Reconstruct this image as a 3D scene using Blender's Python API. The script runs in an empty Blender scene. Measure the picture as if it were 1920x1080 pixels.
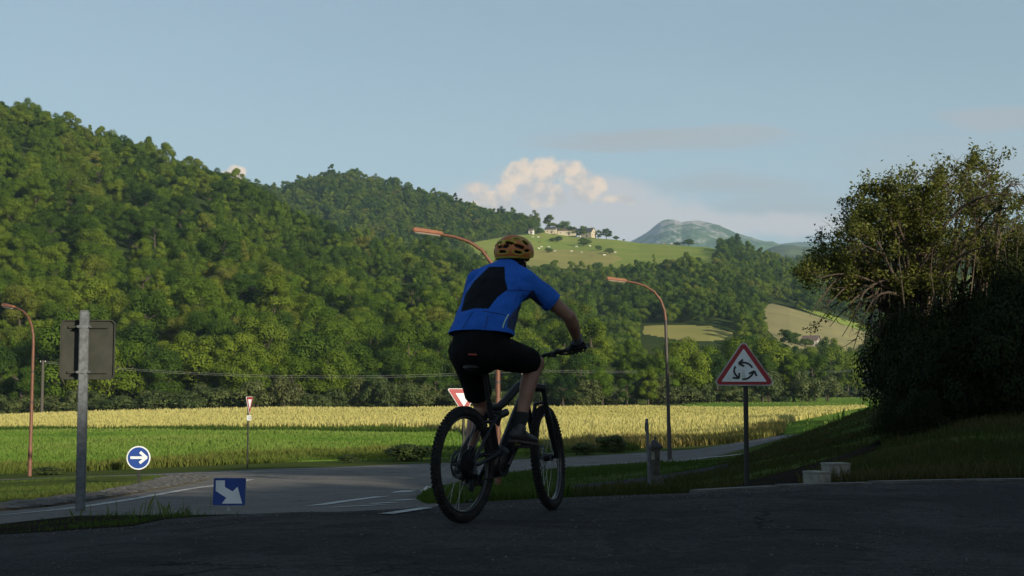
import bpy, bmesh, math, random
import numpy as np
from mathutils import Vector, Matrix, Quaternion
from mathutils.geometry import delaunay_2d_cdt

random.seed(11)
RNG = np.random.default_rng(7)
SC = bpy.context.scene
COL = SC.collection
R = math.radians

# ------------------------------------------------------------------ camera
F = 2667.0                       # focal length in pixels of the 1920 px wide photograph (50 mm on 36 mm)
PITCH = math.atan(200.0 / F)     # horizon at y = 740
cam_d = bpy.data.cameras.new('camera')
cam = bpy.data.objects.new('camera', cam_d)
COL.objects.link(cam)
cam_d.sensor_width = 36.0
cam_d.lens = 36.0 * F / 1920.0
cam_d.clip_start = 0.1
cam_d.clip_end = 30000.0
cam.location = (0, 0, 0)
cam.rotation_euler = (math.pi / 2 + PITCH, 0, 0)
SC.camera = cam

# ------------------------------------------------------------------ sun and sky
SUN_EL = R(14.0)
SUN_AZ = R(140.0)                # from +Y towards +X: behind the viewer, to the right
sv = Vector((math.sin(SUN_AZ) * math.cos(SUN_EL), math.cos(SUN_AZ) * math.cos(SUN_EL), math.sin(SUN_EL)))
sun_d = bpy.data.lights.new('sun', 'SUN')
sun_d.energy = 5.0
sun_d.angle = R(0.53)
sun_d.color = (1.0, 0.89, 0.70)
sun = bpy.data.objects.new('sun', sun_d)
COL.objects.link(sun)
sun.location = (60, -60, 60)
sun.rotation_euler = (-sv).to_track_quat('-Z', 'Y').to_euler()

SKY_STRENGTH = 0.085
world = bpy.data.worlds.new('World')
SC.world = world
world.use_nodes = True
wn, wl = world.node_tree.nodes, world.node_tree.links
wn.clear()

class NG:
    """small node-building helper"""
    def __init__(s, tree):
        s.t = tree; s.n = tree.nodes; s.l = tree.links
    def new(s, kind, **kw):
        n = s.n.new(kind)
        for k, v in kw.items():
            setattr(n, k, v)
        return n
    def _in(s, sock, v):
        if isinstance(v, bpy.types.NodeSocket):
            s.l.new(v, sock)
        else:
            sock.default_value = v
    def math(s, op, a, b=0.0, c=0.0, clamp=False):
        n = s.n.new('ShaderNodeMath'); n.operation = op; n.use_clamp = clamp
        for i, v in enumerate((a, b, c)):
            s._in(n.inputs[i], v)
        return n.outputs[0]
    def mix(s, f, a, b):
        n = s.n.new('ShaderNodeMix'); n.data_type = 'RGBA'
        s._in(n.inputs[0], f)
        for i, v in ((6, a), (7, b)):
            if not isinstance(v, bpy.types.NodeSocket) and len(v) == 3:
                v = (*v, 1)
            s._in(n.inputs[i], v)
        return n.outputs[2]
    def smooth(s, x, lo, hi):
        n = s.n.new('ShaderNodeMapRange'); n.interpolation_type = 'SMOOTHSTEP'
        s._in(n.inputs[0], x); s._in(n.inputs[1], lo); s._in(n.inputs[2], hi)
        return n.outputs[0]
    def noise(s, vec, scale, detail=5, rough=0.55, dist=0.0, out=0):
        n = s.n.new('ShaderNodeTexNoise')
        if vec is not None:
            s.l.new(vec, n.inputs['Vector'])
        n.inputs['Scale'].default_value = scale; n.inputs['Detail'].default_value = detail
        n.inputs['Roughness'].default_value = rough; n.inputs['Distortion'].default_value = dist
        return n.outputs[out]
    def comb(s, x, y, z):
        n = s.n.new('ShaderNodeCombineXYZ')
        for i, v in enumerate((x, y, z)):
            s._in(n.inputs[i], v)
        return n.outputs[0]

def build_world():
    g = NG(world.node_tree)
    tc = g.new('ShaderNodeTexCoord')
    sep = g.new('ShaderNodeSeparateXYZ')
    g.l.new(tc.outputs['Generated'], sep.inputs[0])
    sky = g.new('ShaderNodeTexSky', sky_type='NISHITA', sun_disc=False)
    sky.sun_elevation = SUN_EL
    sky.sun_rotation = SUN_AZ
    sky.altitude = 300.0
    sky.air_density = 1.0
    sky.dust_density = 1.0
    sky.ozone_density = 1.0
    # direction on the tangent plane to the north: u to the right, v up
    yy = g.math('MAXIMUM', sep.outputs[1], 0.05)
    u = g.math('DIVIDE', sep.outputs[0], yy)
    v = g.math('DIVIDE', sep.outputs[2], yy)
    front = g.smooth(sep.outputs[1], 0.05, 0.3)
    uv = g.comb(u, v, 0.0)
    warp = g.noise(uv, 9.0, 4, 0.55, 0, 1)
    wsep = g.new('ShaderNodeSeparateColor'); g.l.new(warp, wsep.inputs[0])
    wu = g.math('ADD', u, g.math('MULTIPLY', g.math('SUBTRACT', wsep.outputs[0], 0.5), 0.022))
    wv = g.math('ADD', v, g.math('MULTIPLY', g.math('SUBTRACT', wsep.outputs[1], 0.5), 0.016))
    def px(x): return (x - 960) / F
    def py(y): return (740 - y) / F
    def blob(cx, cy, rx, ry):
        a = g.math('DIVIDE', g.math('SUBTRACT', wu, px(cx)), rx / F)
        b = g.math('DIVIDE', g.math('SUBTRACT', wv, py(cy)), ry / F)
        d = g.math('SQRT', g.math('ADD', g.math('MULTIPLY', a, a), g.math('MULTIPLY', b, b)))
        return g.math('SUBTRACT', 1.0, d)
    def big(lst):
        o = None
        for b in lst:
            x = blob(*b)
            o = x if o is None else g.math('MAXIMUM', o, x)
        return o
    n1 = g.noise(uv, 42.0, 7, 0.58)
    n2 = g.noise(g.comb(g.math('ADD', u, 0.0045), g.math('SUBTRACT', v, 0.006), 0.0), 42.0, 7, 0.58)
    vor = g.new('ShaderNodeTexVoronoi', feature='SMOOTH_F1')
    vor.inputs['Scale'].default_value = 46.0; vor.inputs['Smoothness'].default_value = 0.6
    vor.inputs['Detail'].default_value = 2.0
    g.l.new(g.comb(wu, wv, 0.0), vor.inputs['Vector'])
    puff = g.math('SUBTRACT', 0.55, vor.outputs['Distance'])
    # cumulus heads, crisp above
    heads = big([(1040, 318, 85, 44), (1080, 330, 60, 50), (985, 325, 70, 46), (1012, 356, 120, 48), (893, 352, 52, 40), (925, 378, 80, 44),
                 (1090, 355, 60, 36), (438, 327, 27, 25), (420, 330, 18, 14), (1120, 345, 46, 34), (955, 345, 56, 40), (1165, 372, 60, 26)])
    hd = g.math('ADD', heads, g.math('ADD', g.math('MULTIPLY', g.math('SUBTRACT', n1, 0.5), 0.75), g.math('MULTIPLY', puff, 0.55)))
    hmask = g.smooth(hd, 0.16, 0.46)
    # their veiled lower body
    body = big([(1000, 400, 220, 85), (1130, 405, 200, 75), (1230, 425, 220, 50), (900, 390, 100, 65), (1320, 425, 170, 34), (1120, 365, 150, 50), (1470, 420, 170, 30)])
    bd = g.math('ADD', body, g.math('MULTIPLY', g.math('SUBTRACT', n1, 0.5), 1.0))
    bmask = g.math('MULTIPLY', g.smooth(bd, -0.05, 0.6), 0.92)
    # thin flat streaks
    stre = g.noise(g.comb(g.math('MULTIPLY', u, 0.28), g.math('MULTIPLY', v, 2.2), 3.7), 22.0, 6, 0.6)
    st = big([(1250, 258, 260, 26), (1400, 240, 110, 14), (1890, 222, 130, 24), (1120, 268, 160, 14)])
    smask = g.math('MULTIPLY', g.smooth(g.math('ADD', st, g.math('MULTIPLY', g.math('SUBTRACT', stre, 0.5), 1.6)), -0.15, 0.5), 0.85)
    # a thin high veil all round, thicker along the line of sight towards the horizon
    thick = g.math('DIVIDE', 0.18, g.math('ADD', g.math('MAXIMUM', sep.outputs[2], 0.0), 0.12), clamp=True)
    vn = g.smooth(g.noise(g.comb(g.math('MULTIPLY', u, 0.35), g.math('MULTIPLY', v, 1.5), 9.0), 7.0, 5, 0.55), 0.3, 0.75)
    veil = g.math('MULTIPLY', thick, g.math('ADD', 0.78, g.math('MULTIPLY', vn, 0.2)))
    bg = g.new('ShaderNodeBackground'); bg.inputs[1].default_value = 1.0
    skym = g.new('ShaderNodeVectorMath', operation='SCALE')
    g.l.new(sky.outputs[0], skym.inputs[0]); skym.inputs[3].default_value = SKY_STRENGTH
    c = g.mix(veil, skym.outputs[0], (0.365, 0.47, 0.53))
    c = g.mix(g.math('MULTIPLY', smask, front), c, (0.345, 0.375, 0.40))
    low = big([(1520, 400, 330, 75), (1380, 345, 300, 40), (1800, 330, 320, 90), (1150, 250, 200, 20)])
    lmask = g.math('MULTIPLY', g.smooth(g.math('ADD', low, g.math('MULTIPLY', g.math('SUBTRACT', stre, 0.5), 1.3)), -0.1, 0.9), 0.75)
    c = g.mix(g.math('MULTIPLY', lmask, front), c, (0.345, 0.362, 0.375))
    c = g.mix(g.math('MULTIPLY', bmask, front), c, (0.50, 0.48, 0.48))
    lit = g.smooth(g.math('ADD', g.math('MULTIPLY', g.math('SUBTRACT', n1, n2), 2.6), g.math('MULTIPLY', g.math('SUBTRACT', v, py(372)), 12.0)), -0.25, 0.5)
    hc = g.mix(lit, (0.46, 0.43, 0.42), (0.80, 0.615, 0.45))
    c = g.mix(g.math('MULTIPLY', g.math('MULTIPLY', hmask, front), 0.9), c, hc)
    g.l.new(c, bg.inputs[0])
    out = g.new('ShaderNodeOutputWorld')
    g.l.new(bg.outputs[0], out.inputs[0])
build_world()

SC.view_settings.view_transform = 'Standard'
SC.view_settings.look = 'None'
SC.view_settings.exposure = 0.30
SC.view_settings.gamma = 1.0
SC.view_settings.use_curve_mapping = False
SC.render.engine = 'CYCLES'
SC.cycles.use_denoising = True
SC.cycles.max_bounces = 6
SC.cycles.diffuse_bounces = 3
SC.cycles.transparent_max_bounces = 8
SC.cycles.volume_bounces = 1

# ------------------------------------------------------------------ pixel of the photograph -> point of the place
def ray(px, py):
    a = px - 960.0; b = 540.0 - py
    c, s = math.cos(PITCH), math.sin(PITCH)
    return Vector((a, F * c - b * s, F * s + b * c))
def P(px, py, d):
    r = ray(px, py)
    return r * (d / r.y)
def pix(p):
    c, s = math.cos(PITCH), math.sin(PITCH)
    f = p[1] * c + p[2] * s
    u = -p[1] * s + p[2] * c
    return 960 + F * p[0] / f, 540 - F * u / f

# ------------------------------------------------------------------ object helpers
def tag(o, label=None, cat=None, group=None, kind=None):
    if label: o['label'] = label
    if cat: o['category'] = cat
    if group: o['group'] = group
    if kind: o['kind'] = kind
    return o
def empty(name, loc, rz=0.0, label=None, cat=None, group=None):
    o = bpy.data.objects.new(name, None)
    o.empty_display_size = 0.3
    COL.objects.link(o)
    o.location = loc
    o.rotation_euler = (0, 0, rz)
    return tag(o, label, cat, group)
def link(name, me, mat=None, parent=None, loc=(0, 0, 0)):
    o = bpy.data.objects.new(name, me)
    COL.objects.link(o)
    if mat is not None and not me.materials:
        for m in (mat if isinstance(mat, (list, tuple)) else [mat]):
            me.materials.append(m)
    if parent is not None:
        o.parent = parent
    o.location = loc
    return o
def copy_tree(o, parent=None):
    c = o.copy(); COL.objects.link(c); c.parent = parent
    for ch in [x for x in o.children]:
        copy_tree(ch, c)
    return c
def mesh_np(name, verts, faces, smooth=False, attrs=None):
    """verts (n,3), faces (m,k) with one k"""
    me = bpy.data.meshes.new(name)
    verts = np.asarray(verts, dtype=np.float32); faces = np.asarray(faces, dtype=np.int32)
    n, (m, k) = len(verts), faces.shape
    me.vertices.add(n); me.vertices.foreach_set('co', verts.ravel())
    me.loops.add(m * k); me.loops.foreach_set('vertex_index', faces.ravel())
    me.polygons.add(m)
    me.polygons.foreach_set('loop_start', np.arange(0, m * k, k, dtype=np.int32))
    me.polygons.foreach_set('loop_total', np.full(m, k, dtype=np.int32))
    if smooth:
        me.polygons.foreach_set('use_smooth', np.ones(m, dtype=bool))
    for nm, arr in (attrs or {}).items():
        a = me.attributes.new(nm, 'FLOAT', 'POINT')
        a.data.foreach_set('value', np.asarray(arr, dtype=np.float32))
    me.update(calc_edges=True)
    return me

class MB:
    """collects simple shaped solids into one mesh"""
    def __init__(s):
        s.v = []; s.f = []
    def add(s, v, f):
        o = len(s.v)
        s.v += [Vector(x) for x in v]
        s.f += [tuple(i + o for i in q) for q in f]
        return s
    def box(s, c, size, rot=None, bev=0.0):
        bm = bmesh.new()
        bmesh.ops.create_cube(bm, size=1.0)
        for v in bm.verts:
            v.co = Vector((v.co.x * size[0], v.co.y * size[1], v.co.z * size[2]))
        if bev:
            bmesh.ops.bevel(bm, geom=list(bm.edges), offset=bev, segments=2, affect='EDGES')
        M = Matrix.Translation(Vector(c)) @ (rot.to_4x4() if rot is not None else Matrix.Identity(4))
        bm.verts.index_update()
        s.add([M @ v.co for v in bm.verts], [[v.index for v in f.verts] for f in bm.faces])
        bm.free(); return s
    def tube(s, pts, rad, seg=10, caps=True, ell=1.0):
        pts = [Vector(p) for p in pts]
        if not isinstance(rad, (list, tuple)): rad = [rad] * len(pts)
        n = len(pts); vs = []; up = None
        for i, p in enumerate(pts):
            t = (pts[min(i + 1, n - 1)] - pts[max(i - 1, 0)])
            if t.length < 1e-9: t = Vector((0, 0, 1))
            t.normalize()
            if up is None:
                up = Vector((0, 0, 1)) if abs(t.z) < 0.9 else Vector((0, 1, 0))
            a = up - t * up.dot(t)
            if a.length < 1e-6:
                a = t.orthogonal()
            a.normalize(); up = a
            b = t.cross(a)
            for k in range(seg):
                q = 2 * math.pi * k / seg
                vs.append(p + a * math.cos(q) * rad[i] + b * math.sin(q) * rad[i] * ell)
        fs = []
        for i in range(n - 1):
            for k in range(seg):
                k2 = (k + 1) % seg
                fs.append((i * seg + k, i * seg + k2, (i + 1) * seg + k2, (i + 1) * seg + k))
        if caps:
            fs.append(tuple(range(seg - 1, -1, -1)))
            fs.append(tuple((n - 1) * seg + k for k in range(seg)))
        return s.add(vs, fs)
    def ball(s, c, r, rot=None, u=14, v=9):
        if not isinstance(r, (list, tuple)): r = (r, r, r)
        M = rot.to_matrix() if isinstance(rot, Quaternion) else (rot if rot is not None else Matrix.Identity(3))
        c = Vector(c); vs = [c + M @ Vector((0, 0, r[2]))]
        for j in range(1, v):
            th = math.pi * j / v
            for i in range(u):
                ph = 2 * math.pi * i / u
                vs.append(c + M @ Vector((r[0] * math.sin(th) * math.cos(ph), r[1] * math.sin(th) * math.sin(ph), r[2] * math.cos(th))))
        vs.append(c + M @ Vector((0, 0, -r[2])))
        fs = [(0, 1 + i, 1 + (i + 1) % u) for i in range(u)]
        for j in range(v - 2):
            for i in range(u):
                a = 1 + j * u + i; b = 1 + j * u + (i + 1) % u
                fs.append((a, a + u, b + u, b))
        L = len(vs) - 1
        fs += [(L, 1 + (v - 2) * u + (i + 1) % u, 1 + (v - 2) * u + i) for i in range(u)]
        return s.add(vs, fs)
    def limb(s, a, b, ra, rb, step=0.35):
        """row of overlapping balls from a to b, tapering"""
        a, b = Vector(a), Vector(b)
        n = max(2, int((b - a).length / (min(ra, rb) * step)) + 1)
        for i in range(n + 1):
            t = i / n
            s.ball(a.lerp(b, t), ra + (rb - ra) * t, u=12, v=8)
        return s
    def prism(s, poly, depth, M=None, z0=0.0):
        """2D outline in local x,y -> slab from z0 to z0+depth"""
        n = len(poly); M = M or Matrix.Identity(4)
        vs = [M @ Vector((x, y, z0)) for x, y in poly] + [M @ Vector((x, y, z0 + depth)) for x, y in poly]
        fs = [tuple(range(n - 1, -1, -1)), tuple(range(n, 2 * n))]
        fs += [(i, (i + 1) % n, n + (i + 1) % n, n + i) for i in range(n)]
        return s.add(vs, fs)
    def mesh(s, name, smooth=False, fix=True, angle=None):
        me = bpy.data.meshes.new(name)
        me.from_pydata([tuple(v) for v in s.v], [], s.f)
        if fix:
            bm = bmesh.new(); bm.from_mesh(me)
            bmesh.ops.recalc_face_normals(bm, faces=bm.faces)
            bm.to_mesh(me); bm.free()
        if smooth:
            me.polygons.foreach_set('use_smooth', [True] * len(me.polygons))
            if angle is not None:
                me.set_sharp_from_angle(angle=R(angle))
        me.update()
        return me
    def build(s, name, mat, parent=None, smooth=False, loc=(0, 0, 0), angle=40):
        return link(name, s.mesh(name, smooth, angle=angle if smooth else None), mat, parent, loc)

# ------------------------------------------------------------------ materials
def mat(name, col, rough=0.6, col2=None, scale=8.0, bump=0.0, bscale=None, metal=0.0, spec=0.5, detail=5, lo=0.35, hi=0.65, coat=0.0, coords='Object'):
    m = bpy.data.materials.new(name); m.use_nodes = True
    g = NG(m.node_tree); g.n.clear()
    b = g.new('ShaderNodeBsdfPrincipled')
    out = g.new('ShaderNodeOutputMaterial'); g.l.new(b.outputs[0], out.inputs[0])
    b.inputs['Roughness'].default_value = rough; b.inputs['Metallic'].default_value = metal
    b.inputs['Specular IOR Level'].default_value = spec
    b.inputs['Coat Weight'].default_value = coat
    tc = g.new('ShaderNodeTexCoord')
    v = tc.outputs[coords]
    if col2 is None:
        col2 = tuple(c * 0.78 for c in col)
    f = g.smooth(g.noise(v, scale, detail, 0.6), lo, hi)
    g.l.new(g.mix(f, col, col2), b.inputs['Base Color'])
    if bump:
        bp = g.new('ShaderNodeBump'); bp.inputs['Strength'].default_value = bump
        bp.inputs['Distance'].default_value = 0.02
        g.l.new(g.noise(v, bscale or scale * 4, 4, 0.6), bp.inputs['Height'])
        g.l.new(bp.outputs[0], b.inputs['Normal'])
    return m

def leaf_mat(name, cols, transl=0.3, tone=0.35, spec=0.2):
    """cols: list of colours spread over the random value of each tree; the leaf's own 'tone' varies it"""
    m = bpy.data.materials.new(name); m.use_nodes = True
    g = NG(m.node_tree); g.n.clear()
    oi = g.new('ShaderNodeObjectInfo')
    ramp = g.new('ShaderNodeValToRGB')
    el = ramp.color_ramp.elements
    while len(el) < len(cols): el.new(0.5)
    for i, c in enumerate(cols):
        el[i].position = i / max(1, len(cols) - 1)
        el[i].color = (*c, 1)
    # stands of one kind: the choice of colour follows the place of the tree as well as chance
    pn = g.noise(oi.outputs['Location'], 0.022, 3, 0.6)
    pick = g.math('ADD', g.math('MULTIPLY', oi.outputs['Random'], 0.62), g.math('MULTIPLY', g.smooth(pn, 0.32, 0.68), 0.38))
    g.l.new(pick, ramp.inputs[0])
    at = g.new('ShaderNodeAttribute', attribute_name='tone')
    hs = g.new('ShaderNodeHueSaturation')
    g.l.new(ramp.outputs[0], hs.inputs['Color'])
    g.l.new(g.math('ADD', g.math('MULTIPLY', at.outputs['Fac'], 2 * tone), 1 - tone), hs.inputs['Value'])
    g.l.new(g.math('ADD', g.math('MULTIPLY', at.outputs['Fac'], -0.03), 0.515), hs.inputs['Hue'])
    d = g.new('ShaderNodeBsdfPrincipled'); d.inputs['Roughness'].default_value = 0.55
    d.inputs['Specular IOR Level'].default_value = spec
    t = g.new('ShaderNodeBsdfTranslucent')
    g.l.new(hs.outputs[0], d.inputs['Base Color']); g.l.new(hs.outputs[0], t.inputs[0])
    mx = g.new('ShaderNodeMixShader'); mx.inputs[0].default_value = transl
    g.l.new(d.outputs[0], mx.inputs[1]); g.l.new(t.outputs[0], mx.inputs[2])
    out = g.new('ShaderNodeOutputMaterial'); g.l.new(mx.outputs[0], out.inputs[0])
    return m

# ------------------------------------------------------------------ lie of the land
CTRL = [  # pixel x, pixel y, distance
 (960, 988, 9.2), (1040, 961, 10.3), (1900, 906, 13.6), (1700, 910, 13.2), (1500, 916, 12.8), (1300, 928, 12.1), (1080, 936, 11.7),
 (600, 965, 10.6), (250, 990, 10.6), (0, 1004, 11.2), (-200, 1015, 12.0),
 (0, 977, 17.0), (150, 957, 18.7), (430, 962, 19.5), (600, 950, 19.5), (750, 945, 19.0), (860, 945, 16.0),
 (0, 968, 21), (200, 941, 26), (398, 915, 33), (600, 930, 27), (600, 905, 40), (600, 880, 51), (750, 920, 30), (800, 895, 42), (780, 870, 55),
 (259, 908, 39.0), (100, 925, 33), (0, 945, 27), (150, 895, 48), (0, 899, 50), (-200, 905, 50), (-200, 960, 26),
 (55, 893, 56), (300, 886, 53), (467, 877, 53), (0, 890, 60), (250, 880, 62), (450, 868, 68), (800, 862, 62),
 (935, 938, 36.0), (868, 925, 36), (1000, 915, 30), (1000, 890, 44), (1100, 910, 26), (1100, 885, 42), (1100, 872, 55), (1255, 863, 57), (1100, 852, 66),
 (1300, 842, 68), (1300, 900, 25), (1300, 880, 36), (1213, 925, 21),
 (1401, 922, 19.0), (1400, 885, 26), (1400, 862, 34), (1440, 838, 45), (1520, 812, 46), (1600, 780, 46), (1680, 748, 47), (1560, 893, 16), (1600, 845, 26),
 (1600, 810, 36), (1750, 846, 18), (1750, 792, 27), (1750, 748, 38), (1900, 853, 17), (1900, 790, 24), (1900, 738, 32),
 (2200, 800, 22), (2200, 690, 36), (2600, 620, 40),
 (0, 805, 138), (0, 781, 232), (400, 805, 132), (480, 771, 236), (800, 809, 128), (900, 765, 245), (800, 835, 85), (300, 830, 92),
 (1200, 800, 135), (1200, 759, 262), (1200, 830, 78), (1500, 790, 135), (1600, 768, 190), (1400, 752, 330), (1640, 744, 420), (1600, 733, 560), (-300, 785, 232),
 (-300, 815, 130), (1900, 768, 150), (1900, 750, 330)]
XTRA = [(-8, 2, -.9), (0, 2, -.86), (8, 2, -.85), (-4, 6, -.9), (4, 7, -.855), (14, 6, -.8), (-14, 4, -1.1), (24, 10, 1.2), (26, 2, 2.0), (-8, -2, -.9), (0, -3, -.86), (8, -3, -.85), (22, 17, 1.6), (26, -3, 2.2)]
cp = [tuple(P(*c)) for c in CTRL] + XTRA
cp = np.array(cp)
def _w(x, y):
    yc = np.clip(y, -4.0, 700.0)
    return np.clip(x / (yc + 8.0), -1.5, 1.5) * 2.2, np.log(yc + 8.0)
def _k(r2):
    return 0.5 * r2 * np.log(r2 + 1e-12)
_cu, _cv = _w(cp[:, 0], cp[:, 1])
_n = len(cp)
_A = np.zeros((_n + 3, _n + 3))
_A[:_n, :_n] = _k((_cu[:, None] - _cu) ** 2 + (_cv[:, None] - _cv) ** 2) + 0.004 * np.eye(_n)
_A[:_n, _n] = 1; _A[:_n, _n + 1] = _cu; _A[:_n, _n + 2] = _cv
_A[_n:, :_n] = _A[:_n, _n:].T
_sol = np.linalg.solve(_A, np.concatenate([cp[:, 2], [0, 0, 0]]))
def H(x, y):
    x = np.atleast_1d(np.asarray(x, float)); y = np.atleast_1d(np.asarray(y, float))
    out = np.empty(x.shape)
    for i in range(0, len(x), 20000):
        u, v = _w(x[i:i + 20000], y[i:i + 20000])
        K = _k((u[:, None] - _cu) ** 2 + (v[:, None] - _cv) ** 2)
        out[i:i + 20000] = K @ _sol[:_n] + _sol[_n] + _sol[_n + 1] * u + _sol[_n + 2] * v
    far = np.clip((y - 450) / 250, 0, 1)
    return np.clip(out, -6.0, 9.0) * (1 - far) + far * (-2.0)
def h(x, y):
    return float(H([x], [y])[0])
_ts = np.concatenate([np.arange(4, 70, 0.15), np.arange(70, 700, 1.0)])
def ground_at(px, py):
    r = ray(px, py)
    X = _ts * r.x / r.y; Z = _ts * r.z / r.y
    G = H(X, _ts)
    below = np.nonzero(Z < G)[0]
    if len(below) == 0:
        d = 650.0
    else:
        i = below[0]
        if i == 0: d = _ts[0]
        else:
            a = Z[i - 1] - G[i - 1]; b = Z[i] - G[i]
            d = _ts[i - 1] + (_ts[i] - _ts[i - 1]) * a / (a - b)
    p = r * (d / r.y)
    return Vector((p.x, p.y, h(p.x, p.y)))
def gp(px, py, dx=0.0):
    return ground_at(px, py)

# ------------------------------------------------------------------ colours and materials of the land
M = {}
M['grass_ground'] = mat('grass_ground', (0.055, 0.085, 0.022), 0.9, (0.085, 0.095, 0.035), 1.2, 0.6, 9.0, coords='Object', spec=0.0)
M['meadow'] = mat('meadow', (0.10, 0.19, 0.03), 0.9, (0.14, 0.21, 0.04), 0.5, 0.6, 6.0, spec=0.0)
M['wheat_soil'] = mat('wheat_soil', (0.42, 0.34, 0.10), 0.9, (0.36, 0.31, 0.09), 0.35, 0.8, 5.0, spec=0.0)
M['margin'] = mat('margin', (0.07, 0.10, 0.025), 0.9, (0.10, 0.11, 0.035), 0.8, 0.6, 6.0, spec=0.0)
M['dirt'] = mat('dirt', (0.034, 0.028, 0.022), 0.95, (0.022, 0.019, 0.015), 2.5, 0.8, 18.0, spec=0.0)
M['undergrowth'] = mat('undergrowth', (0.035, 0.055, 0.015), 0.95, (0.055, 0.07, 0.02), 0.08, 0.5, 0.6, spec=0.0)
M['pasture'] = mat('pasture', (0.19, 0.25, 0.05), 0.95, (0.25, 0.27, 0.065), 0.02, 0.3, 0.8, spec=0.0)
M['straw'] = mat('straw', (0.31, 0.275, 0.09), 0.95, (0.25, 0.245, 0.075), 0.03, 0.3, 0.8, spec=0.0)

def road_mat(name, base, worn, dark):
    m = bpy.data.materials.new(name); m.use_nodes = True
    g = NG(m.node_tree); g.n.clear()
    b = g.new('ShaderNodeBsdfPrincipled'); out = g.new('ShaderNodeOutputMaterial'); g.l.new(b.outputs[0], out.inputs[0])
    tc = g.new('ShaderNodeTexCoord'); v = tc.outputs['Object']
    fine = g.noise(v, 55.0, 3, 0.7)
    mid = g.noise(v, 3.0, 6, 0.65)
    big = g.noise(v, 0.45, 5, 0.6, 0.6)
    speck = g.noise(v, 16.0, 4, 0.75)
    c = g.mix(g.smooth(big, 0.38, 0.62), base, worn)
    c = g.mix(g.math('MULTIPLY', g.smooth(mid, 0.45, 0.7), 0.5), c, dark)
    vor = g.new('ShaderNodeTexVoronoi', feature='F1'); vor.inputs['Scale'].default_value = 60.0
    g.l.new(v, vor.inputs['Vector'])
    c = g.mix(g.smooth(vor.outputs['Distance'], 0.32, 0.05), c, tuple(min(1, x * 2.6) for x in worn))
    patch = g.smooth(g.noise(v, 0.9, 3, 0.5, 1.5), 0.56, 0.60)
    c = g.mix(g.math('MULTIPLY', patch, 0.45), c, dark)
    # fine cracks, wandering and broken
    wv = g.new('ShaderNodeVectorMath', operation='ADD'); g.l.new(v, wv.inputs[0])
    ws = g.new('ShaderNodeVectorMath', operation='SCALE'); g.l.new(g.noise(v, 1.6, 4, 0.6, 0, 1), ws.inputs[0]); ws.inputs[3].default_value = 0.7
    g.l.new(ws.outputs[0], wv.inputs[1])
    cr_ = g.new('ShaderNodeTexVoronoi', feature='DISTANCE_TO_EDGE'); cr_.inputs['Scale'].default_value = 0.42
    g.l.new(wv.outputs[0], cr_.inputs['Vector'])
    crack = g.math('MULTIPLY', g.smooth(cr_.outputs['Distance'], 0.012, 0.002), g.smooth(g.noise(v, 0.6, 2, 0.5), 0.46, 0.6))
    c = g.mix(g.math('MULTIPLY', crack, 0.85), c, tuple(x * 0.3 for x in dark))
    c = g.mix(g.math('MULTIPLY', g.smooth(speck, 0.50, 0.64), 0.6), c, tuple(x * 0.5 for x in dark))
    c = g.mix(g.math('MULTIPLY', g.smooth(fine, 0.56, 0.72), 0.75), c, tuple(x * 0.35 for x in dark))
    g.l.new(c, b.inputs['Base Color'])
    b.inputs['Roughness'].default_value = 0.95; b.inputs['Specular IOR Level'].default_value = 0.06
    bp = g.new('ShaderNodeBump'); bp.inputs['Strength'].default_value = 0.9; bp.inputs['Distance'].default_value = 0.012
    g.l.new(g.math('ADD', fine, g.math('MULTIPLY', vor.outputs['Distance'], -0.8)), bp.inputs['Height'])
    g.l.new(bp.outputs[0], b.inputs['Normal'])
    return m
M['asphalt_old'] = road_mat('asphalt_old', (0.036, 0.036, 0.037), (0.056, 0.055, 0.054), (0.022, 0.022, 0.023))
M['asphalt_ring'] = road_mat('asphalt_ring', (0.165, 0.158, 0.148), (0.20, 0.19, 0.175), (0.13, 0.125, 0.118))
M['footway'] = road_mat('footway', (0.036, 0.035, 0.034), (0.042, 0.040, 0.039), (0.028, 0.027, 0.027))
M['road_paint'] = mat('road_paint', (0.46, 0.46, 0.43), 0.8, (0.20, 0.20, 0.19), 9.0, 0.2, lo=0.42, hi=0.68)
M['kerb'] = mat('kerb_concrete', (0.13, 0.125, 0.115), 0.9, (0.075, 0.073, 0.066), 5.0, 0.4, 30.0)

# ------------------------------------------------------------------ ground sheet
def ground_sheet():
    ys = [-60, -45, -32, -22, -15, -10, -6]
    y = -3.0
    while y < 11500:
        ys.append(y); y += max(0.35, (y + 8) * 0.022)
    ys = np.array(ys)
    us = np.concatenate([np.linspace(-1.5, -0.45, 22), np.linspace(-0.44, 0.44, 150), np.linspace(0.45, 1.5, 22)])
    U, Y = np.meshgrid(us, ys)
    X = U * (np.maximum(Y, -4) + 8 + 12 * np.exp(-np.maximum(Y, 0) / 20.0) + np.where(Y < 0, -Y * 0.5, 0))
    X = np.clip(X, -4700, 4700)
    Z = H(X.ravel(), Y.ravel())
    nr, nc = Y.shape
    idx = np.arange(nr * nc).reshape(nr, nc)
    f = np.stack([idx[:-1, :-1], idx[:-1, 1:], idx[1:, 1:], idx[1:, :-1]], -1).reshape(-1, 4)
    me = mesh_np('ground', np.stack([X.ravel(), Y.ravel(), Z], 1), f, True)
    tag(link('ground', me, M['grass_ground']), 'rough green ground around the roundabout and under the valley', 'ground', kind='structure')
ground_sheet()

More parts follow.
